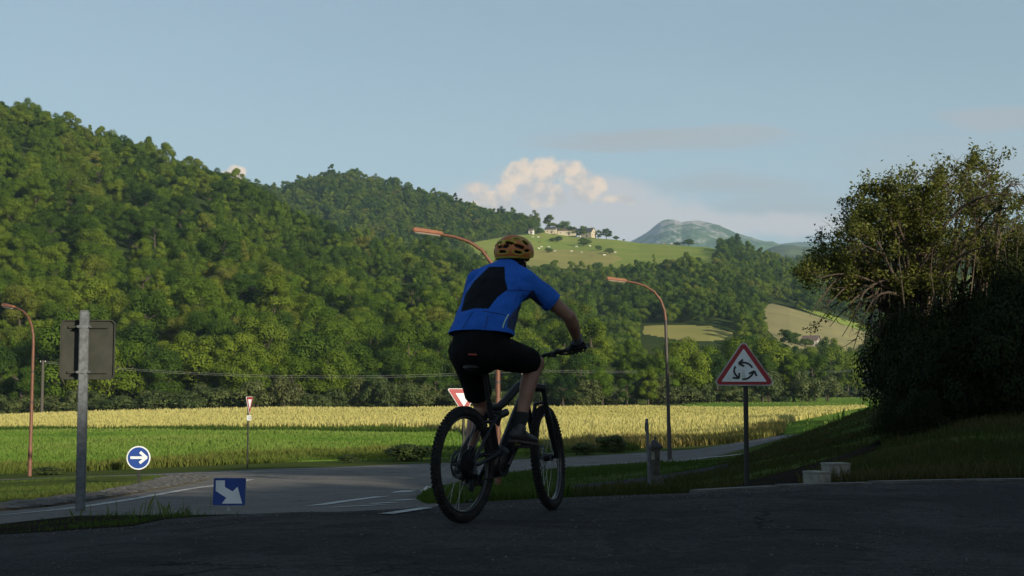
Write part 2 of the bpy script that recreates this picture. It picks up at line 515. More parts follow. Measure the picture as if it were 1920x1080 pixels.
def inside(poly, x, y):
    x = np.asarray(x); y = np.asarray(y); c = np.zeros(x.shape, bool)
    n = len(poly)
    for i in range(n):
        x1, y1 = poly[i][0], poly[i][1]; x2, y2 = poly[i - 1][0], poly[i - 1][1]
        if y1 == y2: continue
        t = ((y1 > y) != (y2 > y)) & (x < (x2 - x1) * (y - y1) / (y2 - y1) + x1)
        c ^= t
    return c
def smooth_closed(pts, step):
    out = []
    n = len(pts)
    for i in range(n):
        a, b = Vector(pts[i][:2]), Vector(pts[(i + 1) % n][:2])
        k = max(1, int((b - a).length / step(0.5 * (a.y + b.y))))
        for j in range(k):
            out.append(a.lerp(b, j / k))
    return out
def wpoly(pts):
    return [(p[1], p[2]) if p[0] == 'w' else tuple(ground_at(*p)[:2]) for p in pts]
def drape(name, poly, off, material, label=None, kind='structure', step=None, cat=None):
    """sheet laid on the ground inside a plan outline"""
    step = step or (lambda y: max(0.5, abs(y) * 0.022))
    edge = smooth_closed(poly, step)
    xs = [p[0] for p in edge]; ys = [p[1] for p in edge]
    pts = list(edge)
    y = min(ys)
    inner = []
    while y < max(ys):
        s = step(y)
        k = int((max(xs) - min(xs)) / s) + 1
        if k < 4000:
            gx = min(xs) + s * (np.arange(k) + 0.5)
            inner.append(np.stack([gx, np.full(k, y + s * 0.5)], 1))
        y += s
    inner = np.concatenate(inner)
    pl = [(p[0], p[1]) for p in edge]
    inner = inner[inside(pl, inner[:, 0], inner[:, 1])]
    ne = len(edge)
    allp = [Vector((p[0], p[1])) for p in edge] + [Vector(p) for p in inner]
    r = delaunay_2d_cdt(allp, [(i, (i + 1) % ne) for i in range(ne)], [list(range(ne))], 1, 1e-4)
    vs = np.array([(v.x, v.y) for v in r[0]])
    z = H(vs[:, 0], vs[:, 1]) + off
    me = bpy.data.meshes.new(name)
    me.from_pydata(np.column_stack([vs, z]).tolist(), [], r[2])
    bm = bmesh.new(); bm.from_mesh(me)
    for f in bm.faces:
        if f.normal.z < 0: f.normal_flip()
        f.smooth = True
    # turn the rim down into the ground
    r_ = bmesh.ops.extrude_edge_only(bm, edges=[e for e in bm.edges if len(e.link_faces) == 1])
    for v in r_['geom']:
        if isinstance(v, bmesh.types.BMVert): v.co.z -= off + 0.06
    bm.to_mesh(me); bm.free()
    o = link(name, me, material)
    return tag(o, label, cat, kind=kind)

ROAD_PX = [(2300, 893), (1900, 905), (1700, 911), (1500, 917), (1300, 929), (1080, 937), (950, 943), (850, 950), (800, 957), (640, 965), (480, 968), (400, 972.5), (310, 979), (250, 992), (120, 1001), (0, 1008), (-250, 1020)]
road_w = wpoly(ROAD_PX) + [(-9, 7), (-12, 2), (-12, -8), (22, -8), (22, 2)]
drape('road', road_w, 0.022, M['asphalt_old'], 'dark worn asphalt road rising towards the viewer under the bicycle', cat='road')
RING_PX = [(-250, 1012), (0, 996), (150, 985), (300, 972), (400, 972), (480, 970), (640, 968), (800, 958), (840, 950), (792, 938), (782, 930), (820, 912), (900, 893), (1070, 876.5), (1200, 870), (1300, 864), ('w', 13.0, 62.5), ('w', 24.0, 68.0),
           ('w', 24.0, 79.0), ('w', 14.0, 72.5), (1300, 843), (1200, 849), (1070, 857), (950, 863), (830, 869), (620, 876), (450, 882), (300, 888), (150, 893.5), (0, 899.5), (-250, 910)]
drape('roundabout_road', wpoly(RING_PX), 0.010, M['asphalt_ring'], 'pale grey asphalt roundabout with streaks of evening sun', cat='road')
PATH_PX = [(840, 944), (940, 928), (1100, 908), (1240, 892), (1367, 870), (1367, 876), (1250, 903), (1100, 921), (960, 936), (880, 946)]
drape('footpath', wpoly(PATH_PX), 0.02, M['footway'], 'narrow dark asphalt footpath crossing the shaded grass', cat='path')
DIRT_PX = [(1290, 925), (1400, 905), (1470, 888), (1560, 862), (1650, 828), (1655, 838), (1590, 866), (1530, 890), (1500, 905), (1500, 913), (1400, 922)]
drape('dirt_track', wpoly(DIRT_PX), 0.03, M['dirt'], 'bare dark earth track climbing the grassy bank', cat='track')
MEADOW_PX = [(-300, 896), (0, 889), (250, 879), (450, 869.5), (800, 861), (1060, 850), (1060, 838), (900, 832), (860, 812), (800, 811), (400, 808), (0, 807.5), (-300, 812)]
drape('meadow', wpoly(MEADOW_PX), 0.05, M['meadow'], 'green meadow between the road and the ripe wheat', cat='meadow')
WHEAT_PX = [(-300, 806), (0, 803), (400, 803.5), (800, 805), (870, 812), (960, 830), (1060, 834), (1250, 828), (1390, 818), (1560, 766), (1200, 765), (900, 767.5), (480, 772), (0, 783), (-300, 787)]
wheat_w = []
for q in WHEAT_PX:
    wheat_w.append(tuple(ground_at(*q)[:2]))
    if q == (1390, 818):
        wheat_w.append(tuple(P(1440, 812, 106)[:2])); wheat_w.append(tuple(P(1500, 795, 135)[:2])); wheat_w.append(tuple(P(1625, 768, 205)[:2]))
drape('wheat_field', wheat_w, 0.06, M['wheat_soil'], 'field of ripe golden wheat below the wooded hill', cat='field')
STRIP_PX = [(1270, 763), (1640, 766), (1680, 750), (1690, 742), (1560, 745), (1400, 750), (1280, 757)]
drape('far_meadow', wpoly(STRIP_PX), 0.1, M['meadow'], 'green strip of meadow behind the right end of the wheat', cat='meadow')

def strip_px(pts, width, off, name):
    """painted line along pixel points; width in metres"""
    g = [ground_at(*p) for p in pts]
    dense = []
    for a, b in zip(g[:-1], g[1:]):
        k = max(1, int((b - a).length / 1.0))
        dense += [a.lerp(b, i / k) for i in range(k)]
    dense.append(g[-1])
    vs = []; fs = []
    for i, p in enumerate(dense):
        t = (dense[min(i + 1, len(dense) - 1)] - dense[max(i - 1, 0)]); t.z = 0; t.normalize()
        n = Vector((-t.y, t.x, 0)) * width * 0.5
        for q in (p + n, p - n):
            vs.append((q.x, q.y, h(q.x, q.y) + off))
        if i: fs.append((2 * i - 2, 2 * i - 1, 2 * i + 1, 2 * i))
    o = link(name, mesh_np(name, vs, fs), M['road_paint'])
    return o
def line(pts, width, label, off=0.018):
    tag(strip_px(pts, width, off, 'road_marking'), label, 'road marking', 'painted lines on the roundabout', 'structure')
line([(-120, 983), (0, 968), (130, 955), (300, 928), (400, 912), (470, 900)], 0.22, 'white edge line curving round the cobbled island')
line([(590, 950), (650, 941), (716, 932.5)], 0.30, 'long white line beside the give way dashes')
line([(655, 952.5), (694, 949.5)], 0.55, 'white give way dash nearest the viewer')
line([(697, 946.5), (739, 944.5)], 0.55, 'white give way dash in the middle of the row')
line([(737, 940.5), (776, 938.5)], 0.55, 'white give way dash beside the grass corner')
line([(750, 925), (812, 913)], 0.35, 'worn white line pointing at the grass corner')
line([(330, 889.5), (480, 885), (700, 879), (830, 874)], 0.2, 'faint white edge line along the far side of the roundabout')
line([(1070, 873), (1200, 866.5), (1300, 861), (1390, 852.5)], 0.2, 'white edge line of the side road beside the dark lamp post')
line([(722, 971), (800, 959)], 0.12, 'faint white line worn thin on the near road', 0.029)

# kerb on the right of the near road: separate stones
def kerb():
    a = [ground_at(*p) for p in [(1300, 927.5), (1500, 915.5), (1700, 909.5), (1900, 903.5), (2200, 894)]]
    L = [0]
    for p, q in zip(a[:-1], a[1:]): L.append(L[-1] + (q - p).length)
    root = empty('kerb', a[1], 0, 'row of worn concrete kerb stones along the right side of the dark road', 'kerb'); root['kind'] = 'structure'
    s = 0.0; k = 0
    while s + 1.0 < L[-1]:
        def at(t):
            for i in range(len(L) - 1):
                if t <= L[i + 1]:
                    return a[i].lerp(a[i + 1], (t - L[i]) / (L[i + 1] - L[i]))
            return a[-1]
        p, q = at(s + 0.006), at(s + 0.994)
        c = (p + q) / 2; d = (q - p)
        rot = Matrix.Rotation(math.atan2(d.y, d.x) + random.uniform(-.008, .008), 3, 'Z')
        mb = MB().box((0, 0, -0.07), (d.length, 0.14, 0.22), rot, 0.012)
        mb.build('kerb_stone', M['kerb'], root, loc=Vector((c.x, c.y, h(c.x, c.y) + 0.0 + random.uniform(-.008, .008))) - a[1])
        s += 1.0; k += 1
kerb()

# ------------------------------------------------------------------ hills
def lerp_tab(tab, px):
    xs = [t[0] for t in tab]
    return [np.interp(px, xs, [t[i] for t in tab]) for i in range(1, len(tab[0]))]
_nr = np.random.default_rng(3)
_waves = [(f, _nr.uniform(0, 6.28, 2), _nr.uniform(-1, 1, 2)) for f in (1, 1, 2, 2, 4, 4, 8, 8, 16, 16, 32, 32)]
def fbm(x, y, s):
    o = np.zeros(np.shape(x))
    for f, ph, d in _waves:
        d = d / (np.linalg.norm(d) + 1e-6)
        o = o + np.sin((x * d[0] + y * d[1]) * f / s + ph[0] + 1.3 * np.sin((x * d[1] - y * d[0]) * f / s * 0.7 + ph[1])) / f
    return o * 0.5
class Hill:
    """slope given by lines across the view: each line is (px, py, distance); columns run away from the viewer"""
    def __init__(s, name, px0, px1, ncol, lines, rows, bump, bs, drop, dback, soft=3):
        s.px = np.linspace(px0, px1, ncol)
        L = [lerp_tab(t, s.px) for t in lines]
        zs = []; ds = []
        c, si = math.cos(PITCH), math.sin(PITCH)
        for py, d in L:
            a = s.px - 960; b = 540 - py
            zs.append((F * si + b * c) / (F * c - b * si) * d); ds.append(d)
        s.slope = 1.0
        zs.append(zs[-1] - drop); ds.append(ds[-1] + dback)
        rowsD = []; rowsZ = []; rowT = []
        for i in range(len(ds) - 1):
            n = rows[i] if i < len(rows) else 8
            for k in range(n):
                t = k / n
                rowsD.append(ds[i] * (1 - t) + ds[i + 1] * t); rowsZ.append(zs[i] * (1 - t) + zs[i + 1] * t); rowT.append(i + t)
        rowsD.append(ds[-1]); rowsZ.append(zs[-1]); rowT.append(len(ds) - 1)
        D = np.array(rowsD); Z = np.array(rowsZ)
        for _ in range(soft):                       # soften the breaks of slope
            Z[1:-1] = 0.25 * Z[:-2] + 0.5 * Z[1:-1] + 0.25 * Z[2:]
        X = (s.px[None, :] - 960) / F * D / (math.cos(PITCH))   # close to the pixel column
        s.X, s.Y = X, D
        s.T = np.array(rowT)
        amp = np.clip(s.T[:, None], 0, 1) ** 0.5 * (1 - 0.85 * np.clip((s.T[:, None] - 0.7) / 0.3, 0, 1))
        s.Z = Z + fbm(X, D, bs) * bump * amp
        s.name = name
    def build(s, mats, face_mat=None, label=None, cat='hill'):
        nr, nc = s.Y.shape
        idx = np.arange(nr * nc).reshape(nr, nc)
        f = np.stack([idx[:-1, :-1], idx[:-1, 1:], idx[1:, 1:], idx[1:, :-1]], -1).reshape(-1, 4)
        v = np.stack([s.X.ravel(), s.Y.ravel(), s.Z.ravel()], 1)
        me = mesh_np(s.name, v, f, True)
        o = link(s.name, me, mats)
        if face_mat is not None:
            cpx, cpy = s.cell_pix()
            me.polygons.foreach_set('material_index', face_mat(cpx, cpy).ravel().astype(np.int32))
        tag(o, label, cat, kind='structure')
        return o
    def cell(s, A):
        return 0.25 * (A[:-1, :-1] + A[1:, :-1] + A[:-1, 1:] + A[1:, 1:])
    def cell_pix(s):
        x, y, z = s.cell(s.X), s.cell(s.Y), s.cell(s.Z)
        return pix((x, y, z))
    def scatter(s, spacing, px_rng, tmax, keep=None, seed=1):
        """random points on the slope, roughly evenly spaced in plan"""
        rng = np.random.default_rng(seed)
        dx = np.abs(s.X[:-1, 1:] - s.X[:-1, :-1]); dy = s.Y[1:, :-1] - s.Y[:-1, :-1]
        area = dx * dy
        ok = (s.px[:-1][None, :] > px_rng[0]) & (s.px[:-1][None, :] < px_rng[1]) & (s.T[:-1][:, None] < tmax)
        area = area * ok
        n = int(area.sum() / spacing ** 2 * 2.2)
        pr = (area / area.sum()).ravel()
        ci = rng.choice(len(pr), n, p=pr)
        r, c = np.divmod(ci, area.shape[1])
        fr, fc = rng.random(n), rng.random(n)
        def bil(A):
            return (A[r, c] * (1 - fr) * (1 - fc) + A[r + 1, c] * fr * (1 - fc) + A[r, c + 1] * (1 - fr) * fc + A[r + 1, c + 1] * fr * fc)
        x, y, z = bil(s.X), bil(s.Y), bil(s.Z)
        keepm = np.ones(n, bool)
        if keep is not None:
            keepm &= keep(*pix((x, y, z)), x, y)
        grid = {}; out = []
        cs = spacing
        for i in np.nonzero(keepm)[0]:
            g = (int(x[i] // cs), int(y[i] // cs)); bad = False
            for a in (-1, 0, 1):
                for b in (-1, 0, 1):
                    for q in grid.get((g[0] + a, g[1] + b), ()):
                        if (x[q] - x[i]) ** 2 + (y[q] - y[i]) ** 2 < (spacing * 0.8) ** 2: bad = True; break
                    if bad: break
                if bad: break
            if not bad:
                grid.setdefault(g, []).append(i); out.append((x[i], y[i], z[i]))
        return np.array(out)

def crown_line(tab, th):
    """ground line under a line of tree tops"""
    return [(x, py + th * F / d, d) for x, py, d in tab]
BASE1 = [(-900, 790, 230), (0, 781, 236), (480, 771, 240), (900, 765, 252), (1200, 758, 275), (1330, 752, 300), (1420, 748, 320)]
RIDGE1 = crown_line([(-900, 10, 640), (-300, 80, 600), (0, 166, 590), (75, 184, 600), (110, 206, 610), (150, 224, 620), (230, 250, 640), (290, 278, 650), (330, 296, 660), (400, 318, 680), (460, 338, 690),
          (520, 372, 720), (580, 398, 740), (640, 424, 760), (700, 438, 780), (760, 450, 780), (830, 464, 760), (900, 485, 720), (1000, 542, 620), (1060, 582, 560), (1110, 612, 500), (1160, 636, 460), (1210, 660, 430), (1300, 690, 390), (1420, 738, 350)], 11)
hill1 = Hill('wooded_hill', -900, 1420, 300, [BASE1, RIDGE1], [70], 9.0, 55.0, 60, 300)
hill1.build(M['undergrowth'], label='steep wooded hill rising on the left behind the fields')

BASE2 = [(200, 600, 820), (900, 640, 560), (1000, 650, 500), (1060, 700, 470), (1110, 730, 440), (1160, 746, 410), (1200, 746, 400), (1350, 746, 390), (1450, 746, 400), (1600, 746, 430), (1750, 746, 440)]
MIDL2 = [(200, 520, 1000), (700, 500, 1020), (880, 500, 1000), (1000, 512, 930), (1150, 503, 950), (1250, 498, 960), (1330, 496, 960), (1400, 515, 940), (1480, 545, 850), (1560, 590, 760), (1650, 640, 700), (1750, 690, 640)]
RIDGE2 = [(200, 415, 1350), (300, 390, 1350), (440, 362, 1350), (480, 357, 1350), (520, 362, 1350), (560, 350, 1350), (600, 338, 1350), (625, 332, 1350), (660, 338, 1350), (700, 345, 1350), (760, 358, 1350), (800, 370, 1350),
          (860, 388, 1350), (900, 398, 1345), (950, 411, 1340), (1000, 424, 1335), (1030, 433, 1320), (1070, 442, 1300), (1150, 448, 1290), (1200, 455, 1280), (1250, 457.5, 1260), (1330, 463, 1230), (1370, 472, 1200), (1400, 482, 1170), (1450, 497, 1120), (1500, 522, 1050), (1560, 560, 950), (1650, 610, 860), (1750, 660, 760)]
hill2 = Hill('farm_hill', 200, 1750, 760, [BASE2, MIDL2, RIDGE2], [150, 90], 1.6, 60.0, 40, 400)
FIELDS = {'golden': [(1208, 611), (1260, 609), (1330, 611), (1380, 626), (1384, 638), (1290, 640), (1205, 626)],
          'tan': [(1432, 573), (1450, 568), (1500, 583), (1560, 602), (1640, 628), (1660, 632), (1660, 655), (1560, 660), (1470, 650), (1440, 620), (1430, 592)],
          'lime': [(1500, 578), (1520, 580), (1600, 604), (1650, 618), (1650, 630), (1590, 612)],
          'dry': [(1000, 470), (1060, 467), (1150, 474), (1168, 486), (1130, 500), (1110, 525), (1000, 528), (940, 510), (930, 480)],
          'plateau': [(860, 462), (900, 452), (965, 441), (1005, 439), (1030, 428), (1060, 437), (1150, 440), (1250, 450), (1340, 458), (1352, 478), (1340, 500), (1280, 515), (1200, 522), (1000, 528), (900, 512)]}
for k in FIELDS: FIELDS[k] = [(a, b) for a, b in FIELDS[k]]
def fm2(cpx, cpy):
    o = np.zeros(cpx.shape)
    o[inside(FIELDS['plateau'], cpx, cpy)] = 1
    o[inside(FIELDS['dry'], cpx, cpy)] = 2
    o[inside(FIELDS['golden'], cpx, cpy)] = 2
    o[inside(FIELDS['lime'], cpx, cpy)] = 1
    o[inside(FIELDS['tan'], cpx, cpy)] = 3
    return o
M['tan_field'] = mat('tan_field', (0.25, 0.215, 0.075), 0.95, (0.20, 0.18, 0.062), 0.05, 0.3, 0.8)
hill2.build([M['undergrowth'], M['pasture'], M['straw'], M['tan_field']], fm2, 'green hill with pasture, a farm and woods behind the rider')

def fm_mount(m):
    def f(cpx, cpy):
        return np.zeros(cpx.shape)
    return f
def rock_mat():
    m = bpy.data.materials.new('mountain_rock'); m.use_nodes = True
    g = NG(m.node_tree); g.n.clear()
    b = g.new('ShaderNodeBsdfPrincipled'); out = g.new('ShaderNodeOutputMaterial'); g.l.new(b.outputs[0], out.inputs[0])
    geo = g.new('ShaderNodeNewGeometry'); sp = g.new('ShaderNodeSeparateXYZ'); g.l.new(geo.outputs['Normal'], sp.inputs[0])
    tc = g.new('ShaderNodeTexCoord'); v = tc.outputs['Object']
    ps = g.new('ShaderNodeSeparateXYZ'); g.l.new(v, ps.inputs[0])
    nz = g.noise(v, 0.009, 8, 0.68)
    steep = g.math('ADD', g.math('MULTIPLY', g.math('SUBTRACT', 0.80, sp.outputs[2]), 2.0), g.math('ADD', g.math('MULTIPLY', g.math('SUBTRACT', nz, 0.5), 2.6), g.math('MULTIPLY', g.math('SUBTRACT', ps.outputs[2], 430.0), 0.002)))
    rockf = g.math('MULTIPLY', g.smooth(steep, 0.0, 0.3), g.smooth(ps.outputs[0], 1150.0, 620.0))
    gr = g.mix(g.smooth(g.noise(v, 0.004, 6, 0.6), 0.4, 0.6), (0.07, 0.125, 0.04), (0.04, 0.08, 0.03))
    g.l.new(g.mix(rockf, gr, (0.27, 0.255, 0.24)), b.inputs['Base Color'])
    b.inputs['Roughness'].default_value = 0.95
    return m
M['rock'] = rock_mat()
MB_ = [(1080, 500, 4300), (1300, 498, 4300), (1480, 500, 4300), (1700, 520, 4300)]
MR_ = [(1080, 500, 5200), (1150, 470, 5200), (1190, 450, 5200), (1215, 435, 5200), (1240, 418, 5200), (1255, 412, 5200), (1266, 411, 5200), (1280, 416, 5200), (1298, 413, 5200), (1312, 415, 5200), (1332, 419, 5200), (1352, 424, 5200), (1380, 436, 5200), (1420, 448, 5200), (1450, 456, 5200), (1480, 466, 5200), (1560, 480, 5200), (1700, 520, 5200)]
mt = Hill('mountain', 1080, 1700, 420, [MB_, MR_], [120], 0.0, 1.0, 250, 1500, 0)
tt = np.clip(mt.T, 0, 1)[:, None]
mt.Z += (fbm(mt.X, mt.Y * 0.35, 200.0) * 45 + fbm(mt.X * 1.4 + 50, mt.Y * 0.5, 70.0) * 22) * (1 - tt) * np.minimum(tt * 3, 1) + fbm(mt.X, mt.Y, 30.0) * 4
mt.build(M['rock'], label='distant bare rocky mountain with a pale cliff and grassy flank', cat='mountain')
M['far_wood'] = mat('far_wood', (0.045, 0.07, 0.03), 0.95, (0.08, 0.11, 0.045), 0.02, 1.0, 0.05)
f1 = Hill('foothill', 1380, 2300, 160, [[(1380, 505, 2500), (1600, 512, 2500), (2300, 520, 2500)], [(1380, 500, 3100), (1420, 478, 3100), (1445, 462, 3100), (1470, 455, 3100), (1485, 454, 3100), (1510, 459, 3100), (1560, 462, 3100), (1650, 450, 3100), (1800, 430, 3100), (2300, 400, 3100)]], [50], 10.0, 60.0, 100, 800)
f1.Z += fbm(f1.X, f1.Y, 25.0) * 2.5
f1.build(M['far_wood'], label='bluish wooded foothill beside the mountain', cat='hill')
f2 = Hill('distant_ridge', 1300, 2600, 100, [[(1300, 500, 5600), (2600, 500, 5600)], [(1300, 480, 6400), (1440, 458, 6400), (1500, 451, 6400), (1540, 452, 6400), (1700, 440, 6400), (2600, 420, 6400)]], [24], 8.0, 200.0, 100, 800)
f2.build(M['far_wood'], label='faint blue ridge on the far horizon right of the mountain', cat='hill')
f3 = Hill('valley_slope', 1380, 2500, 200, [[(1380, 746, 560), (1600, 746, 560), (2500, 746, 560)], [(1380, 600, 900), (1500, 560, 1100), (1560, 545, 1150), (1700, 520, 1200), (2500, 500, 1200)], [(1380, 520, 1900), (1450, 498, 2000), (1500, 490, 2000), (1600, 484, 2000), (1800, 470, 2000), (2500, 440, 2000)]], [40, 40], 5.0, 120.0, 60, 600)
def fm3(cpx, cpy):
    n = fbm(cpx, cpy * 2.2, 30.0)
    return (n > -0.1) * 1.0
f3.build([M['undergrowth'], M['pasture']], fm3, 'bright green valley slope glimpsed behind the tree')

# ------------------------------------------------------------------ trees
M['bark'] = mat('bark', (0.09, 0.07, 0.05), 0.95, (0.05, 0.04, 0.03), 6.0, 0.8, 25.0)
M['wood_leaves'] = leaf_mat('wood_leaves', [(0.0141, 0.0347, 0.0078), (0.0217, 0.0479, 0.0087), (0.0522, 0.0935, 0.0095), (0.0369, 0.0717, 0.0095), (0.0782, 0.1326, 0.0122), (0.0674, 0.113, 0.0104), (0.1222, 0.1685, 0.0156), (0.088, 0.1326, 0.0131), (0.127, 0.1391, 0.0226), (0.1056, 0.1544, 0.0139)], 0.22, 0.34, 0.06)
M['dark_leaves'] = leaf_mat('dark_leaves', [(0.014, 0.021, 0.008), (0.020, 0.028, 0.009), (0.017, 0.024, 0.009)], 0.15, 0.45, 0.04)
M['right_leaves'] = leaf_mat('right_leaves', [(0.105, 0.118, 0.022), (0.11, 0.124, 0.024)], 0.38, 0.5)

def rand_dirs(n, rng):
    v = rng.normal(size=(n, 3)); return v / np.linalg.norm(v, axis=1)[:, None]
def leaf_quads(pos, nrm, size, rng, aspect=0.6, fold=0.0):
    """one leaf-shaped quad per position"""
    n = len(pos)
    t = np.cross(nrm, rand_dirs(n, rng)); t /= np.linalg.norm(t, axis=1)[:, None] + 1e-9
    b = np.cross(nrm, t)
    s = (size if np.ndim(size) else np.full(n, size))[:, None]
    v = np.stack([pos - t * s * 0.5, pos + b * s * aspect * 0.5, pos + t * s * 0.5, pos - b * s * aspect * 0.5], 1).reshape(-1, 3)
    f = np.arange(4 * n).reshape(n, 4)
    return v, f
def crown_mesh(name, seed, hgt, rad, nleaf, leaf, kind='round'):
    rng = np.random.default_rng(seed)
    lobes = []
    nl = 20 if kind != 'cone' else 30
    for i in range(nl):
        if kind == 'cone':
            t = rng.uniform(0.08, 0.97); a = rng.uniform(0, 6.28)
            rr = rad * (1 - t) * rng.uniform(0.5, 1.0)
            lobes.append((rr * math.cos(a), rr * math.sin(a), hgt * (0.12 + 0.86 * t), rad * (0.16 + 0.30 * (1 - t)), 0.8))
        else:
            d = rand_dirs(1, rng)[0]
            d[2] = d[2] * 0.95 + 0.03
            ce = hgt * 0.52
            hz = hgt * (0.43 if kind == 'round' else 0.46)
            k = rng.uniform(0.55, 0.98)
            w = rad * (1.0 - (0.18 if kind == 'round' else 0.34) * max(0, d[2]))
            lobes.append((d[0] * w * k, d[1] * w * k, ce + d[2] * hz * k, rad * rng.uniform(0.26, 0.48), rng.uniform(0.7, 0.95)))
    P_ = []; N_ = []; T_ = []
    w = np.array([l[3] ** 2 for l in lobes]); w = w / w.sum()
    for l, q in zip(lobes, w):
        n = int(nleaf * q) + 1
        d = rand_dirs(n, rng)
        flip = (d[:, 2] < -0.35) & (rng.random(n) < 0.7)
        d[flip, 2] *= -1
        rr = l[3] * (0.55 + 0.66 * rng.random(n) ** 0.8)
        p = np.array(l[:3]) + d * rr[:, None] * np.array([1, 1, l[4]])
        keep = p[:, 2] > hgt * 0.02
        p = p[keep]; d = d[keep]
        nn = d * 1.25 + rand_dirs(len(p), rng) * 0.36 + np.array([0, 0, 0.15])
        nn /= np.linalg.norm(nn, axis=1)[:, None]
        P_.append(p); N_.append(nn)
        T_.append(np.clip(0.5 + (rng.random() - 0.5) * 0.5 + (rng.random(len(p)) - 0.5) * 0.4, 0, 1))
    P_ = np.concatenate(P_); N_ = np.concatenate(N_); T_ = np.concatenate(T_)
    v, f = leaf_quads(P_, N_, leaf * rng.uniform(0.7, 1.35, len(P_)), rng, 0.75)
    return mesh_np(name, v, f, False, {'tone': np.repeat(T_, 4)})
def trunk_mesh(name, seed, hgt, rad):
    rng = random.Random(seed)
    mb = MB()
    p = [Vector((0, 0, -0.6))]; r0 = 0.022 * hgt + 0.05
    rr = [r0 * 1.25]
    for i in range(1, 7):
        p.append(Vector((rng.uniform(-.02, .02) * hgt, rng.uniform(-.02, .02) * hgt, hgt * 0.115 * i)))
        rr.append(r0 * (1 - i / 7.5))
    mb.tube(p, rr, 8)
    for i in range(7):
        b = p[rng.randint(2, 5)]; a = rng.uniform(0, 6.28); L = rad * rng.uniform(0.5, 0.85)
        q = [b, b + Vector((math.cos(a) * L * .45, math.sin(a) * L * .45, L * .3)), b + Vector((math.cos(a) * L, math.sin(a) * L, L * rng.uniform(.5, .9)))]
        mb.tube(q, [r0 * .45, r0 * .3, r0 * .1], 5)
    return mb.mesh(name, True)
KINDS_T = [('round', 12, 4.4), ('round', 11, 4.9), ('tall', 14.5, 3.5), ('round', 10.5, 4.1), ('tall', 13.5, 3.9), ('cone', 14, 3.4)]
NEAR = []; FAR = []
far_coll = bpy.data.collections.new('tree_kinds')
for i, (k, hh, rr) in enumerate(KINDS_T):
    NEAR.append((crown_mesh('crown', 100 + i, hh, rr, 11000, 0.30, k), trunk_mesh('trunk', 50 + i, hh, rr), hh, rr))
    cm = crown_mesh('wood_tree', 200 + i, hh, rr, 5200, 0.42, k)
    cm.materials.append(M['wood_leaves'])
    o = bpy.data.objects.new('wood_tree_%d' % i, cm); far_coll.objects.link(o)
    FAR.append(o)
for c, t, *_ in NEAR:
    c.materials.append(M['wood_leaves']); t.materials.append(M['bark'])

def instancer(name, pts, scl, rot, idx, coll, label, cat):
    me = mesh_np(name, pts, np.zeros((0, 3), int)) if False else bpy.data.meshes.new(name)
    n = len(pts)
    me.vertices.add(n); me.vertices.foreach_set('co', np.asarray(pts, np.float32).ravel())
    a = me.attributes.new('scl', 'FLOAT_VECTOR', 'POINT'); a.data.foreach_set('vector', np.asarray(scl, np.float32).ravel())
    a = me.attributes.new('rot', 'FLOAT_VECTOR', 'POINT'); a.data.foreach_set('vector', np.asarray(rot, np.float32).ravel())
    a = me.attributes.new('idx', 'INT', 'POINT'); a.data.foreach_set('value', np.asarray(idx, np.int32))
    o = link(name, me)
    ng = bpy.data.node_groups.new(name, 'GeometryNodeTree')
    ng.interface.new_socket('Geometry', in_out='INPUT', socket_type='NodeSocketGeometry')
    ng.interface.new_socket('Geometry', in_out='OUTPUT', socket_type='NodeSocketGeometry')
    gi = ng.nodes.new('NodeGroupInput'); go = ng.nodes.new('NodeGroupOutput')
    ci = ng.nodes.new('GeometryNodeCollectionInfo')
    ci.inputs['Collection'].default_value = coll
    ci.inputs['Separate Children'].default_value = True; ci.inputs['Reset Children'].default_value = True
    ip = ng.nodes.new('GeometryNodeInstanceOnPoints')
    ip.inputs['Pick Instance'].default_value = True
    def attr(nm, typ):
        k = ng.nodes.new('GeometryNodeInputNamedAttribute'); k.data_type = typ; k.inputs['Name'].default_value = nm
        return [s for s in k.outputs if s.enabled and s.name == 'Attribute'][0]
    L = ng.links
    L.new(gi.outputs[0], ip.inputs['Points']); L.new(ci.outputs[0], ip.inputs['Instance'])
    L.new(attr('idx', 'INT'), ip.inputs['Instance Index'])
    L.new(attr('rot', 'FLOAT_VECTOR'), ip.inputs['Rotation'])
    L.new(attr('scl', 'FLOAT_VECTOR'), ip.inputs['Scale'])
    L.new(ip.outputs[0], go.inputs[0])
    md = o.modifiers.new('scatter', 'NODES'); md.node_group = ng
    return tag(o, label, cat, kind='stuff')

rg = np.random.default_rng(21)
# points of the left hill; nearer rows are spaced wider so crowns stay apart
def k1(px, py, x, y): return np.ones(px.shape, bool)
pts1 = hill1.scatter(5.9, (-700, 1420), 1.06, None, 5)
_fields = list(FIELDS.values())
def k2(px, py, x, y):
    m = np.ones(px.shape, bool)
    for f in _fields: m &= ~inside(f, px, py)
    m &= ~((px > 1005) & (py < 519) & (px < 1345) & (py > 380))
    m &= ~((px > 1195) & (px < 1390) & (py > 608))
    m &= ~((px > 1428) & (px < 1665) & (py > 566) & (py < 700) & (py > 566 + (px - 1428) * 0.27))
    return m
pts2 = hill2.scatter(6.8, (420, 1750), 2.05, k2, 6)
pts3 = f3.scatter(11.0, (1440, 1960), 2.0, lambda px, py, x, y: fbm(px, py * 2.2, 30.0) < 0.05, 8)
